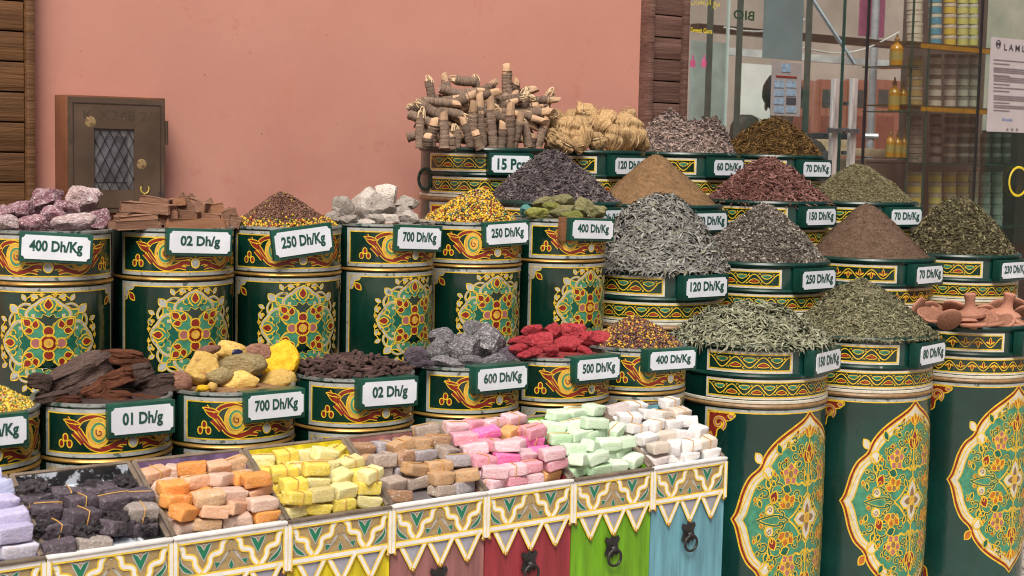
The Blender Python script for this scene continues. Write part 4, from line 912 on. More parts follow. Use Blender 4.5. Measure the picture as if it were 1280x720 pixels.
# ------------------------------------------------------------------ root bundles and fibre bundles
M_ROOT = pbr('dark_root_bark', (.19, .120, .082), .85, .4, 4, col2=(.44, .32, .235), stretch=(.6, .6, 16), bump=1.0, bs=9, rand=.3, seed=True, spec=.2)
M_ROOTEND = pbr('pale_cut_root', (.40, .235, .13), .8, .2, 8, col2=(.55, .37, .23), stretch=(4, 4, 1), bump=.4, bs=10, rand=.18, seed=True)
M_FIBRE = pbr('straw_fibre', (.50, .35, .19), .8, .25, 8, col2=(.62, .49, .31), stretch=(6, 6, 1), rand=.15, seed=True)
M_GOLDF = pbr('golden_fibre', (.33, .185, .07), .85, .35, 3, col2=(.58, .40, .20), stretch=(7, 7, .8), rand=.16, seed=True, bump=.8, bs=5)
def root_meshes(seed, pale_loop):
    rnd = random.Random(seed); bm = bmesh.new(); pts = []; rad = []
    for i in range(22):
        z = -.5 + .78 * i / 21; pts.append((.07 * math.sin(z * 4 + seed) * .12, .02 * math.cos(z * 5 + seed), z)); rad.append(.140 * (1 + .05 * math.sin(i * 2.1 + seed) + rnd.uniform(-.07, .07)))
    bm_tube(bm, pts, rad, 12); body = bm_mesh('bark_wrap', bm, 60)
    bm = bmesh.new()
    if pale_loop:
        for k in range(6):
            a = rnd.uniform(0, 6.28); r0 = rnd.uniform(.03, .09); q = Vector((math.cos(a) * r0, math.sin(a) * r0, .2)); w = rnd.uniform(.05, .11); hgt = rnd.uniform(.18, .32)
            b = rnd.uniform(0, 3.14)
            bm_tube(bm, [q + Vector((math.cos(b) * w * math.cos(PI * j / 8) * 1, math.sin(b) * w * math.cos(PI * j / 8), hgt * math.sin(PI * j / 8))) for j in range(9)], .018, 6)
        end = bm_mesh('fibre_loops', bm, 60)
    else:
        tl = rnd.uniform(-.05, .16); bm_tube(bm, [(0, 0, tl), (.005, 0, .30), (.012, .004, .46), (.02, .004, .5)], [.128, .122, .114, .104], 9)
        for v in bm.verts: v.co.x += .02 * noise.noise(v.co * 9 + Vector((seed, 0, 0))); v.co.z += (.09 * v.co.x / .12 if v.co.z > .4 else 0)
        end = bm_mesh('cut_end', bm, 40)
    return body, end
ROOTS = [root_meshes(i, i % 3 == 0) for i in range(6)]
for b, e in ROOTS: b.materials.append(M_ROOT)
for i, (b, e) in enumerate(ROOTS): e.materials.append(M_FIBRE if i % 3 == 0 else M_ROOTEND)
def root(i, x, y, ln, ang, ts, var, flip=0):
    P = point(500 + x / 3.6, 70 + y / 3.6, 1.26 + ts); d = (P - CAM).dot(fw); L = ln / 3.6 * d / F
    e = empty('root_bundle', P, 0, None, 'root bundle', 'bundled root sticks on the back barrel')
    M = Matrix.Translation(P) @ Matrix.Rotation(camphi(P), 4, 'Z') @ Matrix.Rotation(R_(ang), 4, 'Y') @ Matrix.Rotation(R_(random.uniform(-14, 14)), 4, 'X') @ Matrix.Rotation(random.uniform(0, 6.28), 4, 'Z')
    wv = .155 / 1.0
    wv = random.uniform(.102, .140); e.matrix_world = M @ Matrix.Diagonal((wv, wv, L, 1))
    b, en = ROOTS[var]; link('bark_wrap', b, None, e); link('fibre_loop' if var % 3 == 0 else 'cut_end', en, None, e)
    vert = 'upright' if abs(ang) < 30 or abs(ang) > 150 else ('slanting' if abs(ang) < 65 else 'lying')
    hor = ['left end', 'left part', 'middle', 'right part', 'right end'][max(0, min(4, int((x - 60) / 125)))]
    lab = f'{vert} brown root bundle with {"white fibre loop" if var % 3 == 0 else "cut pale end"}, {"front" if ts < -.05 else ("top" if y < 180 else "inner")} {hor} of the stack'
    tag(e, lab)
RL = [(92, 320, 175, 2, -.17, 0), (146, 345, 115, 0, -.19, 1), (196, 335, 150, 2, -.2, 2), (252, 360, 100, -6, -.2, 3), (300, 345, 130, -10, -.21, 4), (327, 300, 170, 4, -.17, 1), (362, 290, 210, -6, -.17, 5), (412, 305, 215, -3, -.19, 2), (460, 358, 110, 2, -.2, 4), (494, 320, 190, -2, -.2, 1), (528, 340, 150, 8, -.2, 5), (565, 340, 130, -10, -.19, 3), (596, 388, 70, 0, -.19, 4), (640, 345, 120, 20, -.16, 2), (122, 385, 60, 5, -.2, 4), (225, 385, 70, -12, -.2, 5), (350, 380, 80, -14, -.2, 1),
      (190, 205, 170, 72, -.08, 2), (230, 255, 170, 105, -.12, 0), (270, 205, 150, 60, -.12, 1), (448, 275, 110, 110, -.14, 4), (520, 255, 260, 112, -.10, 5), (300, 165, 160, 85, .0, 2), (430, 180, 190, 100, -.05, 4), (520, 190, 170, 95, -.02, 0), (575, 215, 110, 130, -.02, 3), (655, 215, 150, 32, -.03, 0), (482, 105, 120, -4, .05, 1), (282, 110, 110, -80, .03, 3), (135, 150, 120, -10, .0, 0), (212, 135, 100, -25, .03, 4), (345, 140, 110, -12, .02, 0), (398, 140, 90, 60, .06, 2), (590, 240, 100, 40, .0, 1), (130, 240, 130, -60, -.1, 3), (560, 165, 110, 75, .05, 5), (350, 215, 150, 88, .03, 5), (240, 310, 150, 110, -.1, 2), (440, 240, 150, 70, -.02, 1), (150, 200, 120, 80, .0, 4), (620, 280, 120, 60, -.1, 5), (60, 240, 60, -40, -.05, 0), (510, 150, 90, 30, .06, 4)]
for i, (x, y, ln, ang, ts, var) in enumerate(RL): root(i, x, y, ln * 1.08, ang + random.uniform(-7, 7), ts, var)
for i in range(52):                                # second thickness of the stack, seen between the front bundles
    x = 108 + i * 10.4; hgt = 215 + 40 * math.sin(i * 1.9) + max(0, x - 420) * .25
    root(i, x + random.uniform(-12, 12), random.uniform(hgt - 40, 372), random.uniform(110, 190), (random.uniform(-25, 25) if random.random() < .22 else random.uniform(60, 120)), random.uniform(-.11, -.03), i % 6)
def fibre_mesh(seed):
    """a bundle of shredded bark folded over and tied: a ridged lump with loose strands"""
    rnd = random.Random(seed); bm = bmesh.new(); bmesh.ops.create_uvsphere(bm, u_segments=72, v_segments=28, radius=.5)
    for v in bm.verts:
        a = math.atan2(v.co.y, v.co.x); z = v.co.z
        rid = .5 + .5 * noise.noise(Vector((math.cos(a) * 7, math.sin(a) * 7, z * 1.2 + seed * 9))) + .35 * noise.noise(Vector((math.cos(a) * 13, math.sin(a) * 13, z * 1.2 + seed)))
        waist = 1 - .22 * math.exp(-((z - .12) / .09) ** 2)
        k = (.70 + .34 * rid) * waist * (1.12 - .25 * abs(z)); v.co.x *= k; v.co.y *= k
        v.co += Vector((.12 * noise.noise(v.co * 2.5 + Vector((seed, 0, 0))), .1 * noise.noise(v.co * 2.5 + Vector((0, seed, 0))), .06 * noise.noise(v.co * 5)))
    for k in range(16):
        a = rnd.uniform(0, 6.28); r0 = rnd.uniform(.36, .46); b_ = a + rnd.uniform(-.5, .5); z0 = rnd.uniform(-.45, .1); ln = rnd.uniform(.3, .6)
        pts = [Vector((math.cos(a + (b_ - a) * q / 5) * (r0 + .06 * math.sin(q)), math.sin(a + (b_ - a) * q / 5) * (r0 + .06 * math.sin(q)), z0 + ln * q / 5)) for q in range(6)]
        bm_tube(bm, pts, [.012, .018, .02, .02, .016, .006], 4)
    return bm_mesh('fibre', bm, 70)
FIB = [fibre_mesh(i) for i in range(4)]
core = rock_mesh(77, 6, .06, 2)
for f in FIB: f.materials.append(M_GOLDF)
core.materials.append(pbr('golden_fibre_inner', (.16, .085, .03), .9, .4, 12)); TIE = mesh_tie = lathe('tie', [(.30, .09), (.40, .10), (.415, .13), (.40, .16), (.30, .17)], 24); TIE.materials.append(M_FIBRE)
for i, (x, y, w, h, ang, ts) in enumerate([(690, 285, 90, 90, 20, -.02), (760, 345, 120, 130, 8, -.14), (815, 345, 90, 140, -14, -.17), (850, 285, 150, 90, 60, -.05), (925, 310, 110, 130, 35, -.10), (1022, 345, 140, 150, 0, -.15), (885, 385, 80, 80, -10, -.19), (960, 370, 80, 110, 12, -.18), (1080, 385, 70, 90, -20, -.16), (735, 395, 90, 70, 30, -.19), (805, 400, 70, 50, 80, -.2), (690, 375, 90, 90, -40, -.16), (1010, 295, 120, 70, -60, -.03), (770, 290, 100, 80, -50, -.02)]):
    P = point(500 + x / 3.6, 70 + y / 3.6, 1.26 + ts); d = (P - CAM).dot(fw); k = d / F / 3.6
    e = empty('fibre_bundle', P, 0, ['golden', 'tawny', 'straw-coloured'][i % 3] + ' folded fibre bundle ' + ['at the left end', 'left of centre', 'in the middle', 'at the right end'][min(3, int((x - 640) / 115))] + (' at the rim' if y > 360 else (' on top' if y < 300 else ' halfway up')) + ' of its heap', 'fibre bundle', 'golden fibre bundles')
    e.rotation_euler = (R_(random.uniform(-15, 15)), R_(ang), camphi(P) + R_(random.uniform(-40, 40))); e.scale = (w * k * 1.2, w * k * 1.1, h * k * 1.12)
    link('fibres', FIB[i % 4], None, e)
    if i % 3 == 0: link('tie', TIE, None, e)

# ------------------------------------------------------------------ soap bins
TF = -.475; RUN = .215; RISE = .120
edges_px = [57, 212, 355, 492, 613, 722, 822, 908]
eps = [point(px, 690 - (px - 212) * .1875 if px < 700 else 577 - (px - 822) * .14, TF) for px in edges_px]
es = [sdist(p) for p in eps]; ZF = sum(p.z for p in eps[1:]) / (len(eps) - 1)
es = [es[0] - (es[1] - es[0])] + es
BINW = (es[-1] - es[1]) / 7
es = [es[1] + BINW * (i - 1) for i in range(9)]
print('bin width', BINW, 'top z', ZF, [round(p.z, 3) for p in eps])
BANDM = pbr('rubber_band', (.55, .30, .08), .5, .2, 40)
LIP = pbr('worn_bin_edge', (.16, .12, .085), .8, .4, 20, bump=.5, bs=60)
TAN = pbr('antique_gilt_ground', (.36, .255, .115), .45, .25, 30, bump=.3, bs=70, wear=(40, .70), wearcol=(.2, .14, .07))
GREYV = pbr('grey_lilac_paint', (.34, .34, .40), .5, .15, 30)
WTRIM = pbr('white_trim_paint', (.74, .73, .70), .45, .1, 30, wear=(38, .71), wearcol=(.42, .40, .35))
HEART = pbr('hand_painted_green', (.01, .17, .085), .4, .25, 30)
SILVERP = pbr('silver_paint', (.50, .50, .49), .35, .2, 40, metal=.3)
YEL = pbr('golden_yellow_line', (.78, .55, .05), .4, .2, 40)
IRON = pbr('black_iron', (.018, .016, .016), .45, .4, 30, bump=.3, bs=90)
def bin_front_meshes():
    """white arch tracery, hearts and zigzag painted on the bin fronts (flat, facing -Y); x in bin widths, y in band heights"""
    W = BINW - .003; H = .085; Z0 = ZF - .006 - H
    D = Decor(None); D.T = lambda p: ((p[0] - .5) * W, Z0 + p[1] * H)
    def line(pts, w=.008, l=2):
        D.stroke(pts, w * 1.75, 'g', l); D.stroke(pts, w * .92, 'c', l + 1)
    arch = [(.0, .965), (.045, .91), (.078, .78), (.086, .64), (.105, .575), (.155, .545), (.182, .47), (.192, .30), (.258, .05)]
    A = []
    for cx, sides in ((0, (1,)), (.5, (-1, 1)), (1, (-1,))):
        for sd in sides: A.append(spline([(cx + sd * x * (1 if cx != .5 else 1), y) for x, y in arch], 4))
    for i, p in enumerate(A): line(p, .0085, 2 + 2 * i)
    line([(0, .98), (1, .98)], .009, 12); line([(0, .03), (1, .03)], .009, 12); line([(.012, .98), (.012, -.18)], .008, 14); line([(.988, .98), (.988, -.18)], .008, 14)
    for k in range(3):
        x0 = .09 + k * .29; x1 = x0 + .26; xm = (x0 + x1) / 2
        line([(x0, .0), (xm, -.70)], .0075, 4 + 2 * k); line([(x1, .0), (xm, -.70)], .0075, 10 + 2 * k)
    return_me = D.mesh('tracery')
    G = Decor(None); G.T = D.T
    for cx in (.26, .74):
        G.shape([(cx, .40), (cx - .055, .72), (cx - .07, .86), (cx - .02, .80), (cx, .68), (cx + .02, .80), (cx + .07, .86), (cx + .055, .72)], 't', 1, 's', .003)
        for dx in (-.085, 0, .085): G.fill(circ(cx + dx, .88 if dx else .82, .016, 8), 's', 3)
    for s in (-1, 1):
        G.shape([(.5 + s * .012, .58), (.5 + s * .06, .40), (.5 + s * .13, .16), (.5 + s * .15, .34), (.5 + s * .09, .32), (.5 + s * .04, .52)], 't', 1, 's', .0025)
        G.shape(spline([(.5 + s * .44, .66), (.5 + s * .425, .42), (.5 + s * .36, .24), (.5 + s * .33, .12), (.5 + s * .41, .20), (.5 + s * .455, .40)], 3), 't', 1, 's', .0025)
        for (x, y) in ((.045, .70), (.47, .2), (.36, .36), (.43, .72)): G.fill(circ(.5 + s * x, y, .013, 8), 's', 3)
    G.shape([(.5, .08), (.475, .2), (.5, .36), (.525, .2)], 't', 2, 's', .0025); G.fill(circ(.5, .80, .013, 8), 's', 3)
    motif = G.mesh('motifs')
    tri = Decor(None); tri.T = D.T
    for k in range(3):
        x0 = .09 + k * .29; tri.fill([(x0, 0), (x0 + .26, 0), (x0 + .13, -.70)], 's', 1)
    trim = tri.mesh('zigzag')
    for me in (return_me, motif, trim):
        for i in range(11): me.materials[i] = [YEL, SILVERP, RED, MINT, HEART, WTRIM, PINK, ORANGE, BROWNP, OCHRE, GREEN][i]
    for i in range(len(trim.materials)): trim.materials[i] = GREYV
    bm = bmesh.new(); bmesh.ops.create_icosphere(bm, subdivisions=2, radius=.0055); studs = (bm_mesh('stud', bm), [((.22 + k * .29 - .5) * W, -.004, Z0 - .74 * H) for k in range(3)] + [(sx * (W / 2 - .008), -.004, Z0 - .20 * H) for sx in (-1, 1)])
    pan = box_mesh('panel', (0, .0005, Z0 + H / 2), (W, .0022, H), .0)
    return return_me, motif, trim, studs, pan
BF = bin_front_meshes()
for m_, me in ((BRASS, BF[3][0]), (TAN, BF[4])): me.materials.append(m_)
def handle_meshes():
    bm = bmesh.new()
    P = [(0, .034), (.008, .026), (.020, .032), (.024, .022), (.016, .012), (.020, .0), (.024, -.012), (.014, -.018), (.006, -.014), (0, -.024)]
    P = P + [(-x, y) for x, y in reversed(P[1:-1])]
    f = bm.faces.new([bm.verts.new((x, 0, y)) for x, y in P]); r = bmesh.ops.extrude_face_region(bm, geom=[f])
    for v in [g for g in r['geom'] if isinstance(g, bmesh.types.BMVert)]: v.co.y -= .004
    bmesh.ops.recalc_face_normals(bm, faces=bm.faces)
    q = bmesh.ops.create_icosphere(bm, subdivisions=2, radius=.009)['verts']
    for v in q: v.co = Vector((v.co.x, v.co.y * .9 - .008, v.co.z))
    plate = bm_mesh('plate', bm)
    bm = bmesh.new(); bm_tube(bm, [(.021 * math.sin(a), -.013, -.021 + .021 * math.cos(a)) for a in [2 * PI * i / 28 for i in range(29)]], .0036, 8, cap=False); ring = bm_mesh('ring', bm, 80)
    return plate, ring
HP, HR = handle_meshes(); HP.materials.append(IRON); HR.materials.append(IRON)
PEEL = pbr('peeling_black_paint', (.02, .02, .022), .5, .3, 20, wear=(13, .525), wearcol=(.50, .54, .60), bump=.3, bs=30)
bins = [('lavender', (.16, .13, .30), None), ('black', None, PEEL), ('orange', (.14, .09, .19), None), ('yellow', (.58, .47, .01), None), ('mauve', (.27, .115, .105), None), ('crimson', (.26, .028, .038), None), ('green', (.13, .32, .008), None), ('blue', (.12, .30, .36), None)]
bin_labels = ['lavender soap bin cut off by the left edge', 'bin with peeling black paint holding dark resin lumps', 'bin with purple inside heaped with peach-orange soaps', 'yellow wooden bin heaped with yellow soaps', 'dusty mauve bin heaped with tan and grey soaps', 'dark crimson bin heaped with pink soaps', 'bright green bin heaped with pale mint soaps', 'light blue bin heaped with white soaps']
BINS = []
for i, (nm, c, mm) in enumerate(bins):
    m = mm or pbr('paint_' + nm, c, .5, .36, 26, wear=(20, .665), wearcol=tuple(x * .4 + .03 for x in c), bump=.25, bs=30, rvar=.14, stretch=(1, 1, .10))
    P = st((es[i] + es[i + 1]) / 2, TF, 0); e = empty('soap_bin', P, FACE, bin_labels[i], 'bin', 'painted soap bins along the front')
    w = BINW - .003; th = .010; bm = bmesh.new(); zb = ZF + RISE
    bm_box(bm, (0, th / 2 + .002, ZF / 2), (w, th, ZF))                                 # front board
    bm_box(bm, (0, RUN - th / 2, zb / 2), (w - .002, th, zb))                            # back board
    for sx in (-1, 1):
        x0 = sx * (w / 2 - th); x1 = sx * w / 2 * .998
        vs = [bm.verts.new(q) for q in [(x0, th + .003, 0), (x0, RUN - th - .001, 0), (x0, RUN - th - .001, zb), (x0, th + .003, ZF + .003), (x1, th + .003, 0), (x1, RUN - th - .001, 0), (x1, RUN - th - .001, zb), (x1, th + .003, ZF + .003)]]
        for q in ((0, 1, 2, 3), (7, 6, 5, 4), (0, 4, 5, 1), (1, 5, 6, 2), (2, 6, 7, 3), (3, 7, 4, 0)): bm.faces.new([vs[k] for k in q])
    bmesh.ops.recalc_face_normals(bm, faces=bm.faces)
    link('body', bm_mesh('bin_body', bm), m, e)
    bm = bmesh.new(); vs = [bm.verts.new(q) for q in [(-w / 2 + th, th, ZF - .014), (w / 2 - th, th, ZF - .014), (w / 2 - th, RUN - th, zb - .030), (-w / 2 + th, RUN - th, zb - .030)]]; bm.faces.new(vs)
    link('sloping_shelf', bm_mesh('shelf', bm), m if nm != 'mauve' else pbr('dusty_shelf', (.12, .10, .10), .9, .3, 20), e)
    bm = bmesh.new()
    for sx in (-1, 1):
        bm_tube(bm, [(sx * (w / 2 - th / 2), .004, ZF + .003), (sx * (w / 2 - th / 2), RUN - .004, zb + .002)], .0056, 6)
    bm_tube(bm, [(-w / 2 + .006, RUN - th / 2, zb + .0015), (w / 2 - .006, RUN - th / 2, zb + .0015)], .0058, 6)
    link('top_edge', bm_mesh('edge', bm), LIP, e)
    bm = bmesh.new(); bm_box(bm, (0, .001, ZF + .0005), (w, .018, .007), bev=.002); link('front_lip', bm_mesh('lip', bm), WTRIM if i % 3 else LIP, e)
    link('panel', BF[4], None, e); link('arch_tracery', BF[0], None, e); link('painted_motif', BF[1], None, e); link('zigzag_trim', BF[2], None, e).location.y = .0012; [setattr(link('brass_stud', BF[3][0], None, e), 'location', q) for q in BF[3][1]]
    hd = link('ring_pull', HP, None, e); hd.location = (0, -.0005, ZF - .190); link('ring', HR, None, hd)
    BINS.append(e)
    # ---- end of bin

def soap_mesh(seed):
    rnd = random.Random(seed); bm = bmesh.new(); g = bm_box(bm, (0, 0, 0), (1, .70, .50)); bmesh.ops.bevel(bm, geom=bm.edges[:], offset=.06, segments=2, affect='EDGES', profile=.55)
    bmesh.ops.subdivide_edges(bm, edges=[e for e in bm.edges if e.calc_length() > .25], cuts=3, use_grid_fill=True)
    for _ in range(3):
        n_ = Vector((rnd.choice((-1, 1)), rnd.choice((-1, 1)) * rnd.uniform(.5, 1.2), rnd.choice((-1, 1)) * rnd.uniform(.4, 1.4))).normalized(); m_ = max(v.co.dot(n_) for v in bm.verts) - rnd.uniform(.02, .09)
        for v in bm.verts:
            k_ = v.co.dot(n_)
            if k_ > m_: v.co -= n_ * (k_ - m_) * .95
    for v in bm.verts:
        v.co += Vector([.045 * noise.noise(v.co * 2.2 + Vector((seed * 7 + k * 31, 0, 0))) for k in range(3)]) + v.normal * .02 * noise.noise(v.co * 9 + Vector((seed, 0, 0)))
    return bm_mesh('soap', bm, 60)
SOAPS = [soap_mesh(i) for i in range(8)]
def band_mesh(axis):
    bm = bmesh.new(); a, b = ((.515, .275) if axis == 'x' else (.405, .275)); pts = []
    for k in range(25):
        t = 2 * PI * k / 24; c, s = math.cos(t), math.sin(t); m_ = max(abs(c), abs(s)); q = .86 + .14 / m_ * .9
        u, v = a * c / m_ ** .9, b * s / m_ ** .9
        pts.append((u, .04 * math.sin(t), v) if axis == 'x' else (.04 * math.sin(t), u, v))
    bm_tube(bm, pts, .021, 5, cap=False); me = bm_mesh('rubber_band', bm, 80); me.materials.append(BANDM); return me
BX, BY = band_mesh('x'), band_mesh('y')
def soapmat(n, c, c2=None, dust=(.62, .55, .5), th=.58): return pbr('soap_' + n, c, .55, .15, 9, col2=c2, wear=(8, th), wearcol=dust, bump=.5, bs=11, rand=.12, seed=True, sss=.15, spec=.3)
SM = {
 'orange': [('bright orange', soapmat('orange', (.72, .27, .05), (.78, .36, .11), (.74, .45, .27))), ('peach', soapmat('peach', (.68, .37, .21), (.74, .45, .29), (.70, .52, .42))), ('pale pinkish', soapmat('pinkish', (.60, .40, .30), (.66, .48, .38), (.66, .56, .50))), ('tan', soapmat('tan_o', (.50, .30, .15), (.60, .40, .24)))],
 'yellow': [('bright yellow', soapmat('yellow', (.76, .58, .06), (.80, .66, .16), (.78, .70, .38))), ('pale yellow', soapmat('paleyellow', (.72, .62, .24), (.76, .69, .36), (.70, .66, .48))), ('dusty yellow', soapmat('dustyyellow', (.52, .43, .17), (.66, .55, .22), (.50, .45, .32), .55))],
 'mauve': [('tan', soapmat('tan', (.47, .27, .13), (.56, .36, .20), (.40, .33, .26))), ('grey-brown', soapmat('greybrown', (.33, .25, .20), (.44, .36, .30), (.52, .47, .42))), ('brown', soapmat('brown', (.30, .16, .085), (.40, .24, .14))), ('pale beige', soapmat('beige', (.50, .40, .33), (.58, .48, .41))), ('lilac grey', soapmat('lilacgrey', (.30, .27, .29), (.42, .38, .39)))],
 'crimson': [('pale pink', soapmat('palepink', (.72, .42, .46), (.76, .54, .56), (.74, .62, .62))), ('rose pink', soapmat('rose', (.70, .27, .34), (.74, .38, .43), (.74, .55, .57))), ('hot pink', soapmat('hotpink', (.72, .10, .34), (.74, .22, .42), (.72, .42, .5))), ('orange', soapmat('orange_p', (.68, .32, .08), (.72, .42, .18))), ('coral red', soapmat('coral', (.62, .17, .15), (.68, .30, .26)))],
 'green': [('pale mint', soapmat('mint', (.56, .72, .50), (.64, .76, .59), (.70, .75, .68))), ('mint green', soapmat('mint2', (.46, .68, .40), (.54, .72, .48), (.64, .72, .60)))],
 'blue': [('white', soapmat('white', (.74, .71, .68), (.78, .76, .74), (.66, .60, .56))), ('cream', soapmat('cream', (.66, .55, .44), (.72, .64, .55))), ('dusty mauve white', soapmat('mauvewhite', (.56, .47, .45), (.64, .57, .55)))],
 'lavender': [('pale lilac', soapmat('lilac', (.46, .42, .62), (.55, .52, .70), (.62, .58, .66))), ('lilac blue', soapmat('lilacblue', (.38, .42, .64), (.50, .53, .70))), ('white-lilac', soapmat('whitelilac', (.58, .56, .66), (.64, .62, .70)))],
 'black': [('charcoal purple', soapmat('charcoal', (.060, .046, .056), (.125, .10, .12), (.22, .19, .20))), ('grey', soapmat('grey', (.30, .25, .22), (.38, .33, .30)))],
}
M_RESIN = pbr('dark_resin', (.018, .015, .018), .5, .5, 8, col2=(.075, .062, .068), bump=.9, bs=12, rand=.3, seed=True, wear=(18, .70), wearcol=(.11, .10, .105))
SPIKY = [rock_mesh(200 + i, 4, .34, 3, 1.1) for i in range(4)]
for m_ in SPIKY: m_.materials.append(M_RESIN)
SMESH = {}
def soap(e, x, y, z, mat, lab, grp, rz=0, rx=0, ry=0, dims=(.060, .045, .036), band=0):
    k = (mat.name, random.randrange(8))
    if k not in SMESH: me = SOAPS[k[1]].copy(); me.materials.clear(); me.materials.append(mat); SMESH[k] = me
    o = link('soap_bar', SMESH[k]); M = Matrix.Translation(e.location) @ Matrix.Rotation(FACE, 4, 'Z')
    o.location = M @ Vector((x, y, z)); o.rotation_euler = (R_(rx), R_(ry), FACE + R_(rz)); s = random.uniform(.94, 1.05)
    o.scale = (dims[0] * s, dims[1] / .78 * s, dims[2] / .52 * random.uniform(.95, 1.05))
    tag(o, lab, 'soap', grp)
    if band: link('rubber_band', BX if band == 1 else BY, None, o)
    return o
def zbed(y): return ZF - .014 + (RISE - .016) * (y - .01) / (RUN - .02)
def fill_bin(i, layers, color, ncol=4, dims=(.060, .042, .033), rows=5, pbands=.3, xr=(0, 1)):
    e = BINS[i]; w = BINW - .026; pals = SM[color]; wt = {'orange': [4, 5, 3, 2], 'yellow': [5, 4, 2], 'mauve': [4, 4, 2, 2, 2], 'crimson': [5, 4, 1, 1, 1], 'green': [5, 3], 'blue': [6, 2, 2], 'lavender': [5, 4, 1]}[color]
    for r in range(rows):
        y = .033 + r * (RUN - .06) / (rows - 1)
        for c in range(ncol):
            if not xr[0] <= (c + .5) / ncol <= xr[1]: continue
            n = layers[r] if not isinstance(layers[r], (list, tuple)) else layers[r][c]
            z = zbed(y); x0 = -w / 2 + (c + .5) * w / ncol + (.006 if r % 2 else -.006) * (0 < c < ncol - 1)
            for l in range(n):
                nm, mat = random.choices(pals, wt)[0]
                row = ['front', 'second', 'middle', 'fourth', 'back'][r] if rows == 5 else 'middle'
                lv = ['lowest', 'raised', 'top'][min(l, 2)]
                col = ['left', 'centre-left', 'centre-right', 'right'][min(3, int(c * 4 / ncol))]
                lab = f'{nm} soap bar, {lv} layer of the {row} row, {col}, in the {bins[i][0]} bin'
                tall_ = random.random() < .12 and l == n - 1
                soap(e, x0 + random.uniform(-.008, .008), y + random.uniform(-.006, .006) - .003 * l, z + dims[2] * (.5 + l) * 1.0 + (.006 if tall_ else 0), mat, lab, f'{color} bin soap bars',
                     random.gauss(0, 9) + (random.choice((-24, 28)) if l == n - 1 and random.random() < .35 else 0), random.uniform(-6, 13), random.gauss(0, 6), dims=dims, band=(random.choice((1, 2)) if random.random() < pbands else 0))
fill_bin(2, [[2, 3, 2, 2], [2, 2, 2, 3], [2, 2, 2, 2], [1, 2, 2, 1], [1, 1, 0, 1]], 'orange', 4, (.064, .041, .0275), pbands=.22)
fill_bin(3, [[2, 2, 2, 3], [2, 3, 2, 2], [2, 2, 2, 2], [1, 1, 2, 1], [1, 1, 1, 1]], 'yellow', 4, (.058, .042, .030), pbands=.5)
fill_bin(4, [[1, 0, 2, 2], [1, 2, 2, 2], [2, 2, 2, 2], [1, 2, 2, 2], [1, 1, 1, 2]], 'mauve', 4, (.060, .042, .029), pbands=.4)
fill_bin(5, [[2, 2, 2, 3], [2, 3, 2, 2], [2, 2, 2, 3], [2, 2, 2, 2], [2, 2, 2, 2]], 'crimson', 4, (.062, .041, .028), pbands=.45)
fill_bin(6, [[2, 2, 1, 1], [2, 2, 2, 2], [2, 2, 3, 2], [2, 2, 2, 1], [1, 2, 2, 2]], 'green', 4, (.066, .044, .029), pbands=.35)
fill_bin(7, [[2, 2, 2, 2], [2, 2, 2, 2], [2, 2, 2, 2], [2, 2, 2, 2], [2, 2, 1, 2]], 'blue', 4, (.060, .041, .028), pbands=.4)
fill_bin(0, [2, 2, 2, 2, 2], 'lavender', 3, (.072, .048, .034), pbands=.3, xr=(.3, 1))
print('soaps', sum(1 for o in COL.objects if o.name.startswith('soap_bar')))
# the black bin: sticky resin lumps, two bundles of charcoal bars, two grey bars
e = BINS[1]; M = Matrix.Translation(e.location) @ Matrix.Rotation(FACE, 4, 'Z')
for j, (x, y, sc) in enumerate([(-.10, .17, .07), (-.04, .175, .06), (.03, .165, .07), (.09, .16, .065), (-.105, .12, .075), (.105, .115, .07), (.03, .12, .06), (-.10, .06, .07), (-.045, .035, .06), (.035, .04, .065), (.0, .07, .06), (.10, .08, .06), (-.11, .025, .06), (.06, .13, .05), (.095, .035, .055), (-.02, .13, .06)]):
    o = link('resin_lump', SPIKY[j % 4]); o.location = M @ Vector((x, max(y, .05), zbed(max(y, .05)) + sc * (.55 if j % 3 == 0 else .34) - .026 * y / RUN)); o.rotation_euler = (random.uniform(-.3, .3), random.uniform(-.3, .3), random.uniform(0, 6.28)); o.scale = (sc * 1.15, sc, sc * .85)
    tag(o, 'sticky black resin lump, ' + ['left', 'middle', 'right'][min(2, int((x + .14) / .094))] + [' front', ' middle', ' back'][min(2, int(y / .075))] + ' of the black bin', 'resin', 'black resin lumps in the peeling bin')
for q, (x, y, l, k, rz, bd) in enumerate(((-.02, .105, 1, 0, 5, 2), (.045, .100, 1, 0, -6, 1), (-.035, .065, 1, 0, 12, 2), (.088, .055, 1, 1, -8, 2), (.088, .055, 0, 0, -8, 0), (-.03, .022, 0, 1, -4, 0), (-.095, .10, .9, 0, -14, 1), (-.10, .150, .5, 0, 10, 0), (-.03, .155, .5, 0, -8, 2), (.04, .15, .5, 0, 14, 0), (.10, .10, .9, 0, -20, 1), (-.095, .05, .7, 0, 8, 2), (.03, .045, .5, 0, 24, 0), (.10, .145, .4, 0, 4, 0), (-.10, .02, .2, 0, -10, 0))):
    nm, mat = SM['black'][k]; soap(e, x, y, zbed(y) + .014 + .031 * l - .02 * y / RUN, mat, f'{nm} soap bar ' + ('tied with a band, ' if bd else 'lying bare, ') + ('left' if x < -.05 else ('right' if x > .06 else 'centre')) + (' front' if y < .06 else (' middle' if y < .12 else ' back')) + ' of the black bin', 'dark soap bars among the resin', rz, random.uniform(0, 14), random.uniform(-8, 8), (.064, .046, .034), bd)

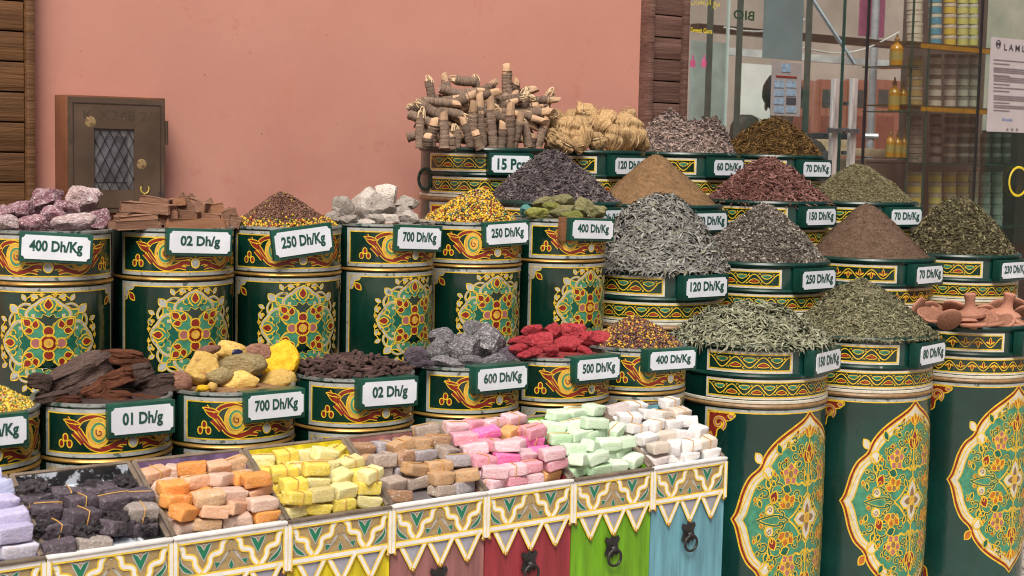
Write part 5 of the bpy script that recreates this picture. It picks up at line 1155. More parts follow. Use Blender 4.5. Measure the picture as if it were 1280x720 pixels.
# ------------------------------------------------------------------ wall, pilasters, wall box, ground
TW = 1.56
def plaster():
    m, nt, b = nodes_of('salmon_plaster'); L = nt.links; v = objvec(nt)
    c = mixc(nt, ramp(nt, ntex(nt, 1.3, 4, .6, v), .3, .7), (.515, .240, .180), (.570, .277, .212))
    c = mixc(nt, ramp(nt, ntex(nt, 9, 8, .7, v), .60, .74), c, (.48, .20, .145)); c = mixc(nt, ramp(nt, ntex(nt, 2.2, 9, .75, objvec(nt, (1, 1, .3))), .60, .66), c, (.545, .245, .18))
    geo = nt.nodes.new('ShaderNodeSeparateXYZ'); L.new(v, geo.inputs[0])
    mr = nt.nodes.new('ShaderNodeMapRange'); mr.inputs[1].default_value = 1.15; mr.inputs[2].default_value = 1.75; L.new(geo.outputs[2], mr.inputs[0])
    c2 = mixc(nt, ramp(nt, ntex(nt, 3, 5, .7, v), .4, .8), c, (.44, .18, .148))      # shade painted in: darker patches low on the wall
    c = mixc(nt, mr.outputs[0], c2, c)
    c = mixc(nt, ramp(nt, ntex(nt, 45, 3, .7, v), .715, .74), c, (.28, .12, .09))
    L.new(c, b.inputs['Base Color']); b.inputs['Roughness'].default_value = .9; b.inputs['Specular IOR Level'].default_value = .2
    bn = nt.nodes.new('ShaderNodeBump'); bn.inputs['Strength'].default_value = .13; bn.inputs['Distance'].default_value = .01; L.new(ntex(nt, 24, 8, .7, v), bn.inputs['Height']); L.new(bn.outputs[0], b.inputs['Normal'])
    return m
PL = plaster()
sL = sdist(point(42, 150, TW - .04)); sR0 = sdist(point(809, 80, TW - .05)); sR1 = sdist(point(859, 80, TW - .05))
wall_box('plaster_wall', -6, sR0 + .03, TW, TW + .25, 0, 3.8, PL, 'salmon pink plaster wall behind the spice display', 'wall')
PLANK = pbr('dark_plank', (.085, .038, .015), .45, .35, 4, col2=(.19, .092, .036), stretch=(.5, 3, 9), bump=.5, bs=10, seed=True, wear=(30, .70), wearcol=(.05, .025, .012), spec=.4, rand=.22)
PLANKD = pbr('weathered_plank', (.085, .042, .032), .7, .35, 4, col2=(.175, .095, .072), stretch=(.5, 3, 9), bump=.6, bs=10, seed=True, wear=(30, .70), wearcol=(.22, .15, .12), spec=.25, rand=.15)
def pilaster(s0, s1, t0, strips, label, mat, pz, z_off):
    e = empty('plank_pilaster', st((s0 + s1) / 2, t0, 0), FACE, label, 'pilaster', None); w = s1 - s0
    inner0 = -w / 2 + (strips[0] or 0); inner1 = w / 2 - (strips[1] or 0); k = 0; z = z_off
    bm = bmesh.new(); bm_box(bm, ((inner0 + inner1) / 2, .055, 1.9), (inner1 - inner0, .03, 3.8)); link('backing_board', bm_mesh('backing', bm), pbr('gap_dark', (.012, .008, .006), .9), e)
    while z < 3.7:
        o = link('plank', box_mesh('plank', (0, 0, 0), (inner1 - inner0 - .002, .028, pz - .005), .003), mat, e); o.location = ((inner0 + inner1) / 2, .026 + random.uniform(-.002, .002), z + pz / 2); z += pz
    for sx, sw in ((-1, strips[0]), (1, strips[1])):
        if sw:
            o = link('edge_strip', box_mesh('strip', (0, 0, 0), (sw - .002, .075, 3.8), .006), mat, e); o.location = (sx * (w / 2 - sw / 2), .03, 1.9)
    return e
pilaster(sL - .55, sL, TW - .055, (0, .030), 'reddish-brown horizontal plank pilaster at the left edge of the wall', PLANK, .0955, .02)
pilaster(sR0, sR1, TW - .055, (.030, .030), 'dark horizontal plank pilaster between the pink wall and the glass shop front', PLANKD, .0925, .04)
# metal wall box
BOXM = pbr('brown_painted_steel', (.112, .074, .050), .45, .3, 6, metal=.25, rvar=.12, wear=(9, .60), wearcol=(.075, .056, .046), bump=.08, bs=20)
BOXS = pbr('reddish_steel_side', (.17, .065, .030), .5, .3, 8, metal=.1)
p0 = point(82, 118, TW - .10); p1 = point(207, 126, TW - .10); b0, b1 = sdist(p0), sdist(p1); ztop = p0.z; zbot = point(140, 268, TW - .10).z
e = empty('wall_box', st((b0 + b1) / 2, TW, zbot), FACE, 'brown metal wall box with a diamond mesh window and scratched writing', 'metal box'); w = b1 - b0; h = ztop - zbot
link('body', box_mesh('box_body', (0, -.049, h / 2), (w, .096, h), .003), BOXS, e)
# door with a window hole
wx0 = sdist(point(117, 200, TW - .1)) - (b0 + b1) / 2; wx1 = sdist(point(167, 200, TW - .1)) - (b0 + b1) / 2; wz0 = point(140, 237, TW - .1).z - zbot; wz1 = point(140, 161, TW - .1).z - zbot
bm = bmesh.new(); d0 = -.1035; a0, a1 = -w / 2 + .006, w / 2 - .006
for (x0, x1, z0, z1) in ((a0, wx0, .006, h - .006), (wx1, a1, .006, h - .006), (wx0, wx1, .006, wz0), (wx0, wx1, wz1, h - .006)): bm_box(bm, ((x0 + x1) / 2, d0, (z0 + z1) / 2), (x1 - x0 - .0004, .006, z1 - z0 - .0004))
door = link('door', bm_mesh('door', bm), BOXM, e)
bm = bmesh.new()
for (x0, x1, z0, z1) in ((a0 + .014, a1 - .014, h - .026, h - .023), (a0 + .014, a1 - .014, .02, .023), (a0 + .014, a0 + .017, .024, h - .027), (a1 - .017, a1 - .014, .024, h - .027)): bm_box(bm, ((x0 + x1) / 2, d0 - .0035, (z0 + z1) / 2), (x1 - x0, .002, z1 - z0))
link('pressed_edge', bm_mesh('seam', bm), pbr('seam', (.045, .026, .016), .6), door)
link('meter_glass', box_mesh('meter', ((wx0 + wx1) / 2, -.0985, (wz0 + wz1) / 2), (wx1 - wx0, .003, wz1 - wz0), 0), pbr('dusty_meter', (.20, .19, .19), .3, .4, 8, col2=(.05, .05, .055)), e)
link('meter_face', box_mesh('meter_face', ((wx0 + wx1) / 2 - .004, -.1005, (wz0 + wz1) / 2), ((wx1 - wx0) * .72, .003, (wz1 - wz0) * .76), 0), pbr('meter_face', (.10, .10, .11), .25, .6, 10), e)
bm = bmesh.new(); n = 6; ww, hh_ = wx1 - wx0, wz1 - wz0
for sgn in (-1, 1):
    for k in range(-8, 9):
        x = k * ww / 4.2; pts = []
        for q in range(25):
            z = q / 24; xx = ww / 2 + x + sgn * (z - .5) * hh_ * .52
            if 0 <= xx <= ww: pts.append((wx0 + xx, -.1045 - .001 * sgn, wz0 + z * hh_))
        if len(pts) > 1: bm_tube(bm, pts, .0013, 4)
link('diamond_mesh', bm_mesh('grille', bm), pbr('dark_wire', (.03, .018, .016), .5), e)
hg = link('hinge', lathe('hinge', [(0, 0), (.007, 0), (.007, .03), (.0062, .031), (.0062, .034), (.007, .035), (.007, .08), (0, .08)], 12), BOXM, e); hg.location = (w / 2 + .004, -.095, h - .155)
for (px, py, r) in ((112, 152, .018), (176, 205, .017)):
    q = point(px, py, TW - .1); k = link('brass_spot', lathe('spot', [(0, .0012), (r * .6, .001), (r, 0)], 20), pbr('bare_brass_spot', (.34, .23, .10), .45, .35, 60, wear=(60, .5), wearcol=(.16, .10, .05)), door)
    k.location = (sdist(q) - (b0 + b1) / 2, d0 - .0032, q.z - zbot); k.rotation_euler = (R_(90), 0, 0)
q = point(180, 236, TW - .1); bm = bmesh.new(); bm_tube(bm, [(.014 * math.cos(a), 0, .016 * math.sin(a)) for a in [R_(150 + 240 * i / 18) for i in range(19)]], .0022, 6)
k = link('brass_ring_mark', bm_mesh('mark', bm), pbr('yellow_mark', (.55, .42, .08), .4), door); k.location = (sdist(q) - (b0 + b1) / 2, d0 - .004, q.z - zbot)
tx = link('lettering', text_mesh('K X248 2/1', w * .74, .030, -.006), pbr('scratched_marker', (.066, .042, .026), .8), door); tx.location = (.012, d0 - .0036, h - .062)

def ground_mat():
    m, nt, b = nodes_of('paving'); v = objvec(nt)
    br = nt.nodes.new('ShaderNodeTexBrick'); br.inputs['Scale'].default_value = 2.5; br.inputs['Color1'].default_value = (.46, .40, .35, 1); br.inputs['Color2'].default_value = (.40, .35, .31, 1); br.inputs['Mortar'].default_value = (.12, .10, .09, 1); br.inputs['Mortar Size'].default_value = .012
    nt.links.new(v, br.inputs['Vector']); c = mixc(nt, ramp(nt, ntex(nt, 3, 6, .7, v), .3, .7), (.75, .75, .75), (1, 1, 1)); c = mixc(nt, 1.0, br.outputs['Color'], c, 'MULTIPLY')
    nt.links.new(c, b.inputs['Base Color']); b.inputs['Roughness'].default_value = .85; return m
bm = bmesh.new(); bmesh.ops.create_grid(bm, x_segments=1, y_segments=1, size=150); g = link('ground', bm_mesh('ground', bm), ground_mat()); tag(g, None, None, None, 'structure')

# ------------------------------------------------------------------ glass shop front and what stands behind it
def glassmat(name, refl=.14, tint=(.93, .97, .95)):
    m = bpy.data.materials.new(name); m.use_nodes = True; nt = m.node_tree; nt.nodes.clear()
    out = nt.nodes.new('ShaderNodeOutputMaterial'); tr = nt.nodes.new('ShaderNodeBsdfTransparent'); tr.inputs[0].default_value = rgba(tint)
    gl = nt.nodes.new('ShaderNodeBsdfGlossy'); gl.inputs['Roughness'].default_value = .015; gl.inputs[0].default_value = (.9, .95, .93, 1)
    fr = nt.nodes.new('ShaderNodeLayerWeight'); fr.inputs[0].default_value = .25; ad = nt.nodes.new('ShaderNodeMath'); ad.operation = 'MULTIPLY_ADD'; ad.inputs[1].default_value = .18; ad.inputs[2].default_value = refl * .32
    nt.links.new(fr.outputs['Fresnel' if False else 'Facing'], ad.inputs[0]); mx = nt.nodes.new('ShaderNodeMixShader'); nt.links.new(ad.outputs[0], mx.inputs[0]); nt.links.new(tr.outputs[0], mx.inputs[1]); nt.links.new(gl.outputs[0], mx.inputs[2]); nt.links.new(mx.outputs[0], out.inputs[0]); return m
GLASS = glassmat('shop_glass', .17); GLS = glassmat('shelf_glass', .10, (.75, .88, .82))
GEDGE = pbr('green_glass_edge', (.02, .055, .042), .2, .2, 10); GEDGEL = pbr('light_glass_edge', (.38, .46, .42), .2, .1, 10); BLACKM = pbr('black_seal', (.012, .012, .013), .4)
TG = TW + .02
def S(px, py, t): return sdist(point(px, py, t))
def Z(px, py, t): return point(px, py, t).z
def pane(px0, px1, label, py=150, extra=0):
    s0, s1 = S(px0, py, TG), S(px1, py, TG) + extra
    isd = 'door' in label
    e = empty('glass_door' if isd else 'shop_window', st((s0 + s1) / 2, TG, 0), FACE, label, 'glass door' if isd else 'shop window', None)
    link('glass', box_mesh('glass', (0, 0, 1.55), (s1 - s0 - .006, .008, 3.0), 0), GLASS, e); return e, (s0 + s1) / 2, s1 - s0
pa, ca, wa = pane(859, 907, 'narrow fixed glass pane with yellow Arabic lettering beside the plank pilaster')
pb, cb, wb = pane(907, 1051, 'left glass door leaf with vertical chrome handle'); pc, cc, wc = pane(1051, 1081, 'right glass door leaf with vertical chrome handle, narrow')
pd, cd, wd = pane(1081, 1222, 'glass pane in front of the shelves of jars'); pe, ce, we = pane(1222, 1320, 'glass pane with a printed notice at the right edge', extra=.9)
for par, wid, side, mt in ((pa, wa, 1, GEDGEL), (pb, wb, 1, GEDGE), (pc, wc, 1, BLACKM), (pd, wd, 1, BLACKM)):
    link('glass_edge', box_mesh('edge', (side * (wid / 2 - .004), 0, 1.55), (.009, .012, 3.0), 0), mt, par)
def on_glass(px, py, dt=-.006): q = point(px, py, TG + dt); return q
def decal_box(name, px0, py0, px1, py1, mat, label=None, cat=None, t=None, th=.004, parent=None):
    t = TG - .008 if t is None else t
    a = point(px0, (py0 + py1) / 2, t); b = point(px1, (py0 + py1) / 2, t); zt = point((px0 + px1) / 2, py0, t).z; zb = point((px0 + px1) / 2, py1, t).z
    return wall_box(name, sdist(a), sdist(b), t - th / 2, t + th / 2, zb, zt, mat, label, cat)
def decal_text(txt, px, py, wpx, hpx, mat, label, mirror=False, bold=.02, t=None, name='lettering', parent=None):
    t = TG - .007 if t is None else t
    P = point(px, py, t); d = (P - CAM).dot(fw); rel = FACE - camphi(P); W = wpx * d / F / math.cos(rel); H = hpx * d / F
    me = text_mesh(txt, W, H, bold)
    if mirror: me.transform(Matrix.Scale(-1, 4, (1, 0, 0)))
    o = link(name, me, mat); o.location = P; o.rotation_euler = (0, 0, FACE); tag(o, label, 'lettering'); return o
YELT = pbr('yellow_vinyl', (.70, .55, .03), .5)
decal_text('\uFEE5\uFE8D\uFEAE\uFED4\uFECB\uFEAF\uFEDF\uFE8D \uFECA\uFEF4\uFE91', 882, 4, 36, 11, YELT, 'yellow Arabic lettering on the narrow glass pane, at the top', bold=.0)
decal_text('Sweet Gara', 877, 38, 27, 6, YELT, 'small yellow lettering on the narrow glass pane, below the Arabic')
decal_text('BIO', 930, 19, 26, 12, pbr('dark_green_vinyl', (.02, .05, .02), .5), 'dark mirrored lettering BIO on the glass door', True)
PINKV = pbr('pink_vinyl', (.55, .10, .22), .5)
for px, lab in ((866, 'pink bottle-shaped sticker on the narrow pane, left'), (880, 'pink bottle-shaped sticker on the narrow pane, right')):
    o = link('pink_sticker', lathe('st', [(0, 0), (.022, 0), (.022, .03), (.007, .04), (.007, .06), (0, .06)], 3), PINKV); P = point(px, 84, TG - .009); o.location = P; o.scale = (.8, .1, .9); o.rotation_euler = (0, 0, FACE); tag(o, lab, 'sticker')
decal_box('hanging_board', 955, -40, 1004, 74, pbr('grey_blue_board', (.20, .25, .28), .35, .15, 3), 'plain grey-blue board hanging inside the glass door', 'board', TG + .03)
nb = decal_box('notice', 964, 78, 1001, 145, pbr('notice_grey', (.26, .23, .22), .5, .1, 20), 'grey notice with eight small blue pictograms on the glass door', 'notice', TG - .010)
BLU = pbr('pictogram_blue', (.20, .28, .36), .5, .3, 40); DRK = pbr('pictogram_dark', (.05, .05, .06), .5)
def child_decal(parent, name, px0, py0, px1, py1, mat, t):
    o = decal_box(name, px0, py0, px1, py1, mat, None, None, t, .002); M = o.matrix_basis.copy(); o.parent = parent; o.matrix_parent_inverse = parent.matrix_basis.inverted(); return o
for r in range(4):
    for c in range(2): child_decal(nb, 'pictogram', 968 + c * 15, 101 + r * 10.5, 980 + c * 15, 109.5 + r * 10.5, BLU if (r, c) != (2, 1) else DRK, TG - .0135)
child_decal(nb, 'header_square', 977, 80, 988, 90, BLU, TG - .0135); child_decal(nb, 'red_line', 970, 95, 996, 97, RED, TG - .0135)
# printed notice at the right
PAPER = pbr('notice_paper', (.42, .37, .37), .6, .06, 8); INKG = pbr('print_grey', (.19, .16, .17), .6)
pn = decal_box('printed_notice', 1236, 50, 1322, 166, PAPER, 'white printed notice headed LAML on the glass at the right edge', 'notice', TG - .012)
def child_text(parent, txt, px, py, wpx, hpx, mat, t, bold=.02):
    o = decal_text(txt, px, py, wpx, hpx, mat, None, False, bold, t); del o['category']; o.parent = parent; o.matrix_parent_inverse = parent.matrix_basis.inverted(); return o
child_text(pn, 'L A M L', 1268.5, 60, 25, 8, DRK, TG - .0155); child_text(pn, 'M', 1248, 55, 5, 6, DRK, TG - .0155)
bm = bmesh.new(); bm_tube(bm, [(.020 * math.cos(a), 0, .020 * math.sin(a)) for a in [2 * PI * i / 24 for i in range(25)]], .0016, 6, cap=False); o = link('emblem_ring', bm_mesh('emblem', bm), DRK); o.location = point(1248, 55, TG - .0155); o.rotation_euler = (0, 0, FACE); o.parent = pn; o.matrix_parent_inverse = pn.matrix_basis.inverted()
yy = 77
for blk, nl in ((77, 2), (87, 4), (98, 4), (111, 2), (121, 4), (133, 3)):
    for k in range(nl): child_decal(pn, 'text_line', 1242, blk + k * 2.3, 1318 if k < nl - 1 else 1262, blk + k * 2.3 + 1.0, INKG, TG - .0155)
child_text(pn, 'Google', 1259, 150, 12, 4.5, pbr('print_blue', (.12, .2, .45), .5), TG - .0155)
for k in range(3): child_decal(pn, 'dot', 1258 + k * 6, 160.5, 1260.5 + k * 6, 163, INKG, TG - .0155)
# yellow ring sticker
bm = bmesh.new(); bm_tube(bm, [(.076 * math.cos(a), 0, .076 * math.sin(a)) for a in [2 * PI * i / 40 for i in range(41)]], .0065, 8, cap=False)
o = link('yellow_ring', bm_mesh('ring', bm), pbr('yellow_plastic', (.66, .50, .02), .4)); o.location = point(1273, 227, TG - .02); o.rotation_euler = (0, 0, FACE); o.scale = (1.05, .4, 1); tag(o, 'yellow ring on the glass at the right edge', 'ring')
# chrome handles
CHROME = pbr('brushed_chrome', (.60, .57, .54), .28, .45, 9, metal=.55, stretch=(6, 6, .5))
STEEL = pbr('dark_steel', (.16, .15, .15), .3, .2, 30, metal=.8)
for px, par in ((1042, pb), (1065, pc)):
    z1, z0 = Z(px, 98, TG - .06), Z(px, 222, TG - .06); P = point(px, 160, TG - .06); h_ = z1 - z0
    q = Matrix.Translation(par.location) @ Matrix.Rotation(FACE, 4, 'Z'); lc = q.inverted() @ Vector((P.x, P.y, z0))
    hb = link('handle', box_mesh('bar', (0, 0, h_ / 2), (.040, .022, h_), .004), CHROME, par); hb.location = lc
    for k in (.25, .75): link('stand_off', box_mesh('so', (0, .032, h_ * k), (.018, .044, .018), .002), STEEL, hb)
bm = bmesh.new(); a = point(1036, 163, TG - .085); b = point(1073, 164, TG - .085); L_ = (b - a).length; bm_tube(bm, [(-L_ / 2, 0, 0), (-L_ / 2 + .03, 0, 0), (-L_ / 2 + .031, 0, 0), (0, 0, 0), (.001, 0, 0), (.02, 0, 0), (.021, 0, 0), (L_ / 2, 0, 0)], [.013, .013, .010, .010, .016, .016, .010, .012], 12)
o = link('lock_bar', bm_mesh('lock', bm, 40), STEEL); o.location = (a + b) / 2; o.rotation_euler = (0, 0, FACE); tag(o, 'dark steel lock bar across both chrome handles', 'lock')

# interior; several things here stand in for street reflections in the glass
for (x0, y0, x1, y1, sag, lab) in ((1008, -12, 1068, 80, 0, 'pale blue hose hanging diagonally inside the shop'), (905, 34, 1006, 24, .05, 'white cable sagging across the left glass door'), (1004, 60, 1124, 40, .08, 'thin white cable looping behind the right door')):  # added tubes standing in for streaky street reflections
    a, b = point(x0, y0, TW + 1.9), point(x1, y1, TW + 1.9); bm = bmesh.new(); bm_tube(bm, [a.lerp(b, q / 12) - Vector((0, 0, sag * math.sin(PI * q / 12))) for q in range(13)], .013 if sag == 0 else .005, 6); tag(link('hose' if sag == 0 else 'cable', bm_mesh('hose', bm, 60), pbr('hose_%d' % x0, (.42, .52, .60) if sag == 0 else (.6, .6, .58), .5)), lab, 'hose' if sag == 0 else 'cable')
def card(name, px0, py0, px1, py1, t, th, mat, label, cat, bev=.004): return decal_box(name, px0, py0, px1, py1, mat, label, cat, t, th)
INT = pbr('interior_cream', (.36, .29, .25), .8, .3, 1.2)
sA = S(859, 150, TG)
wall_box('shop_back_wall', sA - 1.2, sA + 9, TW + 4.6, TW + 4.8, 0, 4.2, INT, 'cream back wall inside the glass shop', 'wall')
card('dark_partition', 1128, -80, 1226, 330, TW + 1.0, .04, pbr('partition_brown', (.075, .055, .045), .6, .3, 3), 'dark brown partition behind the jar shelves', 'partition')
card('green_curtain', 1227, -80, 1330, 330, TW + 2.2, .04, pbr('curtain_green', (.20, .26, .20), .7, .5, 2.2, col2=(.46, .42, .34)), 'mottled green and beige curtain behind the printed notice', 'curtain')
wall_box('shop_floor', sA - 1.2, sA + 9, TW + .28, TW + 4.6, .004, .02, pbr('shop_floor', (.22, .17, .14), .5), None, None, kind='structure')
REDW = pbr('reddish_wood_doors', (.26, .085, .05), .55, .3, 5, col2=(.34, .13, .085), stretch=(3, 3, .5))
tb = TW + 4.5
for i, (x0, x1) in enumerate(((985, 1018), (1019, 1052), (1054, 1088), (1089, 1122))):
    e0 = card('wooden_door', x0, 100, x1, 330, tb, .05, REDW, ['reddish wooden door inside the shop, far left of four', 'reddish wooden door inside the shop, second from left', 'reddish wooden door inside the shop, third from left', 'reddish wooden door inside the shop behind the jar shelves'][i], 'door')
    child_decal(e0, 'door_window', x0 + 9, 112, x1 - 9, 134, pbr('door_window', (.06, .06, .055), .3), tb - .028); child_decal(e0, 'door_panel', x0 + 6, 145, x1 - 6, 215, pbr('door_panel', (.20, .06, .04), .5), tb - .028)
card('wooden_beam', 868, 41, 1122, 50, TW + 2.2, .08, pbr('beam_brown', (.035, .020, .012), .5), 'dark brown beam crossing behind the glass', 'beam')
card('white_rail', 905, 68, 1125, 77, TW + 3.0, .05, pbr('rail_white', (.55, .56, .56), .4), 'pale horizontal rail inside the shop', 'rail')
REFLW = pbr('white_reflection_sheet', (.75, .76, .72), .8, .1, 3)
card('white_reflection_sheet', 921, 80, 962, 260, TW + 3.4, .02, REFLW, 'bright white sheet hanging inside the shop', 'sheet')  # sheet added to give the bright street reflection in the glass
card('display_cabinet', 862, 52, 905, 260, TW + 1.2, .02, pbr('cabinet_glass_pale', (.34, .40, .38), .2, .3, 3), 'pale green glass cabinet behind the narrow pane', 'cabinet')
for px in (884, 921, 1007): card('door_post', px, -60, px + 3, 260, TW + 1.0, .03, pbr('post_green', (.06, .08, .07), .4), 'thin dark upright ' + {884: 'behind the narrow pane', 921: 'beside the white sheet', 1007: 'behind the notice'}[px], 'post')
card('magenta_cloth', 1076, -60, 1106, 46, TW + 2.6, .02, pbr('magenta_cloth', (.28, .07, .14), .8), 'magenta cloth hanging under the ceiling inside the shop', 'cloth')
bm = bmesh.new(); P = point(1090, 120, TW + 2.4); bm_tube(bm, [(0, 0, 0), (0, 0, 3.4)], .028, 12)
for z in (1.25, 1.62): bm_tube(bm, [(-.05, -.02, z), (.05, -.02, z)], .022, 8)
o = link('scaffold_pole', bm_mesh('pole', bm, 40), pbr('galvanised_pole', (.42, .43, .46), .4, .2, 20, metal=.5)); o.location = (P.x, P.y, 0.02); tag(o, 'grey metal scaffold pole with clamps inside the shop', 'pole')
card('dark_interior_block', 1226, 166, 1400, 420, TW + 1.3, .5, pbr('dark_interior_block', (.018, .014, .012), .5), 'dark counter behind the yellow ring', 'counter')  # dark block put where the shop interior lies in shade
bm = bmesh.new(); bm_box(bm, (0, 0, 0), (1, .5, .5), bev=.12); o = link('padded_bench', bm_mesh('bench', bm), pbr('black_vinyl', (.015, .015, .018), .4)); o.location = point(1035, 177, TW + 1.6); o.scale = (.26, .3, .22); o.rotation_euler = (0, 0, FACE); tag(o, 'black padded bundle behind the chrome handles', 'bundle')
KR = pbr('tan_cardboard', (.42, .31, .20), .8)
bm = bmesh.new(); bm_box(bm, (0, 0, 0), (.6, .3, .05), bev=.004); bm_box(bm, (-.15, 0, .05), (.3, .26, .05), bev=.004); o = link('cardboard_stack', bm_mesh('cb', bm), KR); o.location = point(1050, 190, TW + 1.55); o.rotation_euler = (0, 0, FACE); tag(o, 'flattened tan cardboard under the black bundle', 'cardboard')
bm = bmesh.new(); bm_box(bm, (0, 0, .36), (1.4, .7, .72), bev=.01); o = link('packing_table', bm_mesh('tbl', bm), pbr('packing_table', (.12, .08, .06), .6)); q = point(1045, 190, TW + 1.7); o.location = (q.x, q.y, .02); o.scale = (1, 1, (q.z - .06) / .72); o.rotation_euler = (0, 0, FACE); tag(o, 'brown table inside the shop under the cardboard', 'table')
# dark figure added behind the notice in place of a backlit reflection
def person():
    P = point(978, 125, TW + 1.0); zt = P.z + .13; k = zt / 1.80
    J = dict(pel=(0, 0, .95), sp=(0, .02, 1.15), ch=(0, .01, 1.36), nk=(0, 0, 1.50), hd=(0, -.015, 1.60), tp=(0, -.01, 1.72), ls=(-.19, 0, 1.42), le=(-.25, -.02, 1.14), lw=(-.24, -.12, .92), lh=(-.235, -.15, .85), rs=(.19, 0, 1.42), re=(.25, -.02, 1.14), rw=(.24, -.12, .92), rh=(.235, -.15, .85), lhip=(-.10, 0, .92), lk=(-.11, -.02, .50), la=(-.11, .03, .09), lt=(-.12, -.13, .04), rhip=(.10, 0, .92), rk=(.11, -.02, .50), ra=(.11, .03, .09), rt=(.12, -.13, .04))
    Rr = dict(pel=(.16, .11), sp=(.15, .10), ch=(.17, .11), nk=.055, hd=(.078, .092), tp=(.068, .08), ls=.07, le=.047, lw=.033, lh=.036, rs=.07, re=.047, rw=.033, rh=.036, lhip=.095, lk=.06, la=.045, lt=.04, rhip=.095, rk=.06, ra=.045, rt=.04)
    E = ['pel sp', 'sp ch', 'ch nk', 'nk hd', 'hd tp', 'ch ls', 'ls le', 'le lw', 'lw lh', 'ch rs', 'rs re', 're rw', 'rw rh', 'pel lhip', 'lhip lk', 'lk la', 'la lt', 'pel rhip', 'rhip rk', 'rk ra', 'ra rt']
    for sd_, h in ((-1, 'lh'), (1, 'rh')):
        b = Vector(J[h])
        for f in range(5):
            dx = (f - 1.5) * .017; ln = (.05, .075, .082, .076, .06)[f]
            if f == 0: m1 = b + Vector((-sd_ * .03, -.02, -.01)); m2 = m1 + Vector((-sd_ * .008, -.015, -.035))
            else: m1 = b + Vector((.0, (f - 2.5) * .017 - .01, -.05)); m2 = m1 + Vector((-sd_ * .012, -.008, -ln * .8))
            J[f'{h}{f}a'] = tuple(m1); J[f'{h}{f}b'] = tuple(m2); Rr[f'{h}{f}a'] = .009; Rr[f'{h}{f}b'] = .0075; E += [f'{h} {h}{f}a', f'{h}{f}a {h}{f}b']
    names = list(J); me = bpy.data.meshes.new('person'); me.from_pydata([Vector(J[n]) * k for n in names], [tuple(names.index(q) for q in e_.split()) for e_ in E], [])
    o = link('person', me); sk = o.modifiers.new('skin', 'SKIN'); o.modifiers.new('sub', 'SUBSURF').levels = 2
    for i, n in enumerate(names):
        r = Rr[n]; me.skin_vertices[0].data[i].radius = (r if isinstance(r, tuple) else (r, r))
    me.skin_vertices[0].data[0].use_root = True
    dg = bpy.context.evaluated_depsgraph_get(); dg.update(); m2 = bpy.data.meshes.new_from_object(o.evaluated_get(dg)); o.modifiers.clear(); o.data = m2
    mats = [pbr('dark_brown_jacket', (.030, .020, .016), .85), pbr('shaded_skin', (.16, .085, .06), .6), pbr('dark_trousers', (.015, .016, .02), .85), pbr('dark_shoes', (.01, .009, .008), .5)]
    m2.materials.clear(); [m2.materials.append(m_) for m_ in mats]
    for p in m2.polygons:
        z = p.center.z / k; p.material_index = 1 if (z > 1.52 or (z < .91 and abs(p.center.x) > .2 * k)) else (3 if z < .10 else (2 if z < .90 else 0)); p.use_smooth = True
    o.location = (P.x, P.y, .02); o.rotation_euler = (0, 0, camphi(P)); tag(o, 'person in a dark brown jacket standing behind the notice on the glass door', 'person')
    hr = rock_mesh(901, 0, .05, 2); h = link('hair', hr, pbr('dark_hair', (.012, .009, .008), .7), o); h.location = (0, .012 * k, 1.70 * k); h.scale = (.225, .24, .235)
    for sx in (-1, 1):
        q = link('eye', rock_mesh(5, 0, 0, 1), pbr('eye', (.02, .015, .012), .2), o); q.location = (sx * .032 * k, -.098 * k, 1.635 * k); q.scale = (.024, .016, .012)
        q = link('ear', rock_mesh(6, 0, .02, 1), mats[1], o); q.location = (sx * .082 * k, .0, 1.63 * k); q.scale = (.02, .035, .06)
    q = link('nose', rock_mesh(7, 0, .02, 1), mats[1], o); q.location = (0, -.112 * k, 1.60 * k); q.scale = (.03, .04, .05)
    q = link('mouth', rock_mesh(8, 0, .0, 1), pbr('lips', (.12, .045, .04), .5), o); q.location = (0, -.100 * k, 1.555 * k); q.scale = (.05, .012, .014)
person()
o = link('dark_reflection_form', lathe('cb', [(0, -.5), (.30, -.5), (.46, -.2), (.5, .1), (.46, .32), (.34, .45), (.16, .5), (0, .5)], 32), pbr('dark_form_tone', (.03, .024, .018), .6, .3, 8)); P = point(932, 182, TW + 1.1); o.location = P; o.scale = (.24, .12, .34); o.rotation_euler = (0, 0, FACE); tag(o, 'dark rounded chair back inside the shop, left of the notice', 'chair')  # dark form added in place of a car-like reflection in the glass
# shelving with jars
TS = TW + .55
def shelf(py, lab):
    s0, s1 = S(1112, py, TS), S(1262, py, TS); zz = Z(1180, py, TS)
    return wall_box('glass_shelf', s0, s1, TS - .12, TS + .16, zz - .008, zz, GLS if False else pbr('shelf_amber_edge', (.10, .06, .02), .25, .3, 10) if py in (58, 134) else GEDGE, lab, 'shelf')
shl = {58: 'glass shelf under the jars with blue and yellow lids', 134: 'glass shelf with an amber front edge, middle', 204: 'dark glass shelf under the black-lidded jars', 283: 'lowest glass shelf under pale green jars'}
for py, lab in shl.items(): shelf(py, lab)
for px in (1112, 1133):
    a = S(px, 150, TS); wall_box('shelf_upright', a - .004, a + .004, TS - .135, TS - .125, .02, 3.2, GEDGE, 'glass upright at the left end of the jar shelves' + (', outer' if px < 1120 else ', inner'), 'upright')
def jar_mesh(lidcol):
    e = lathe('jar', [(0, 0), (.9, 0), (1, .06), (1, .64), (.94, .68), (.94, .70), (1.03, .70), (1.03, .97), (.98, 1), (0, 1)], 20, lambda k: 1 if k >= 5 else (2 if k == 2 else 0)); return e
JM = {}
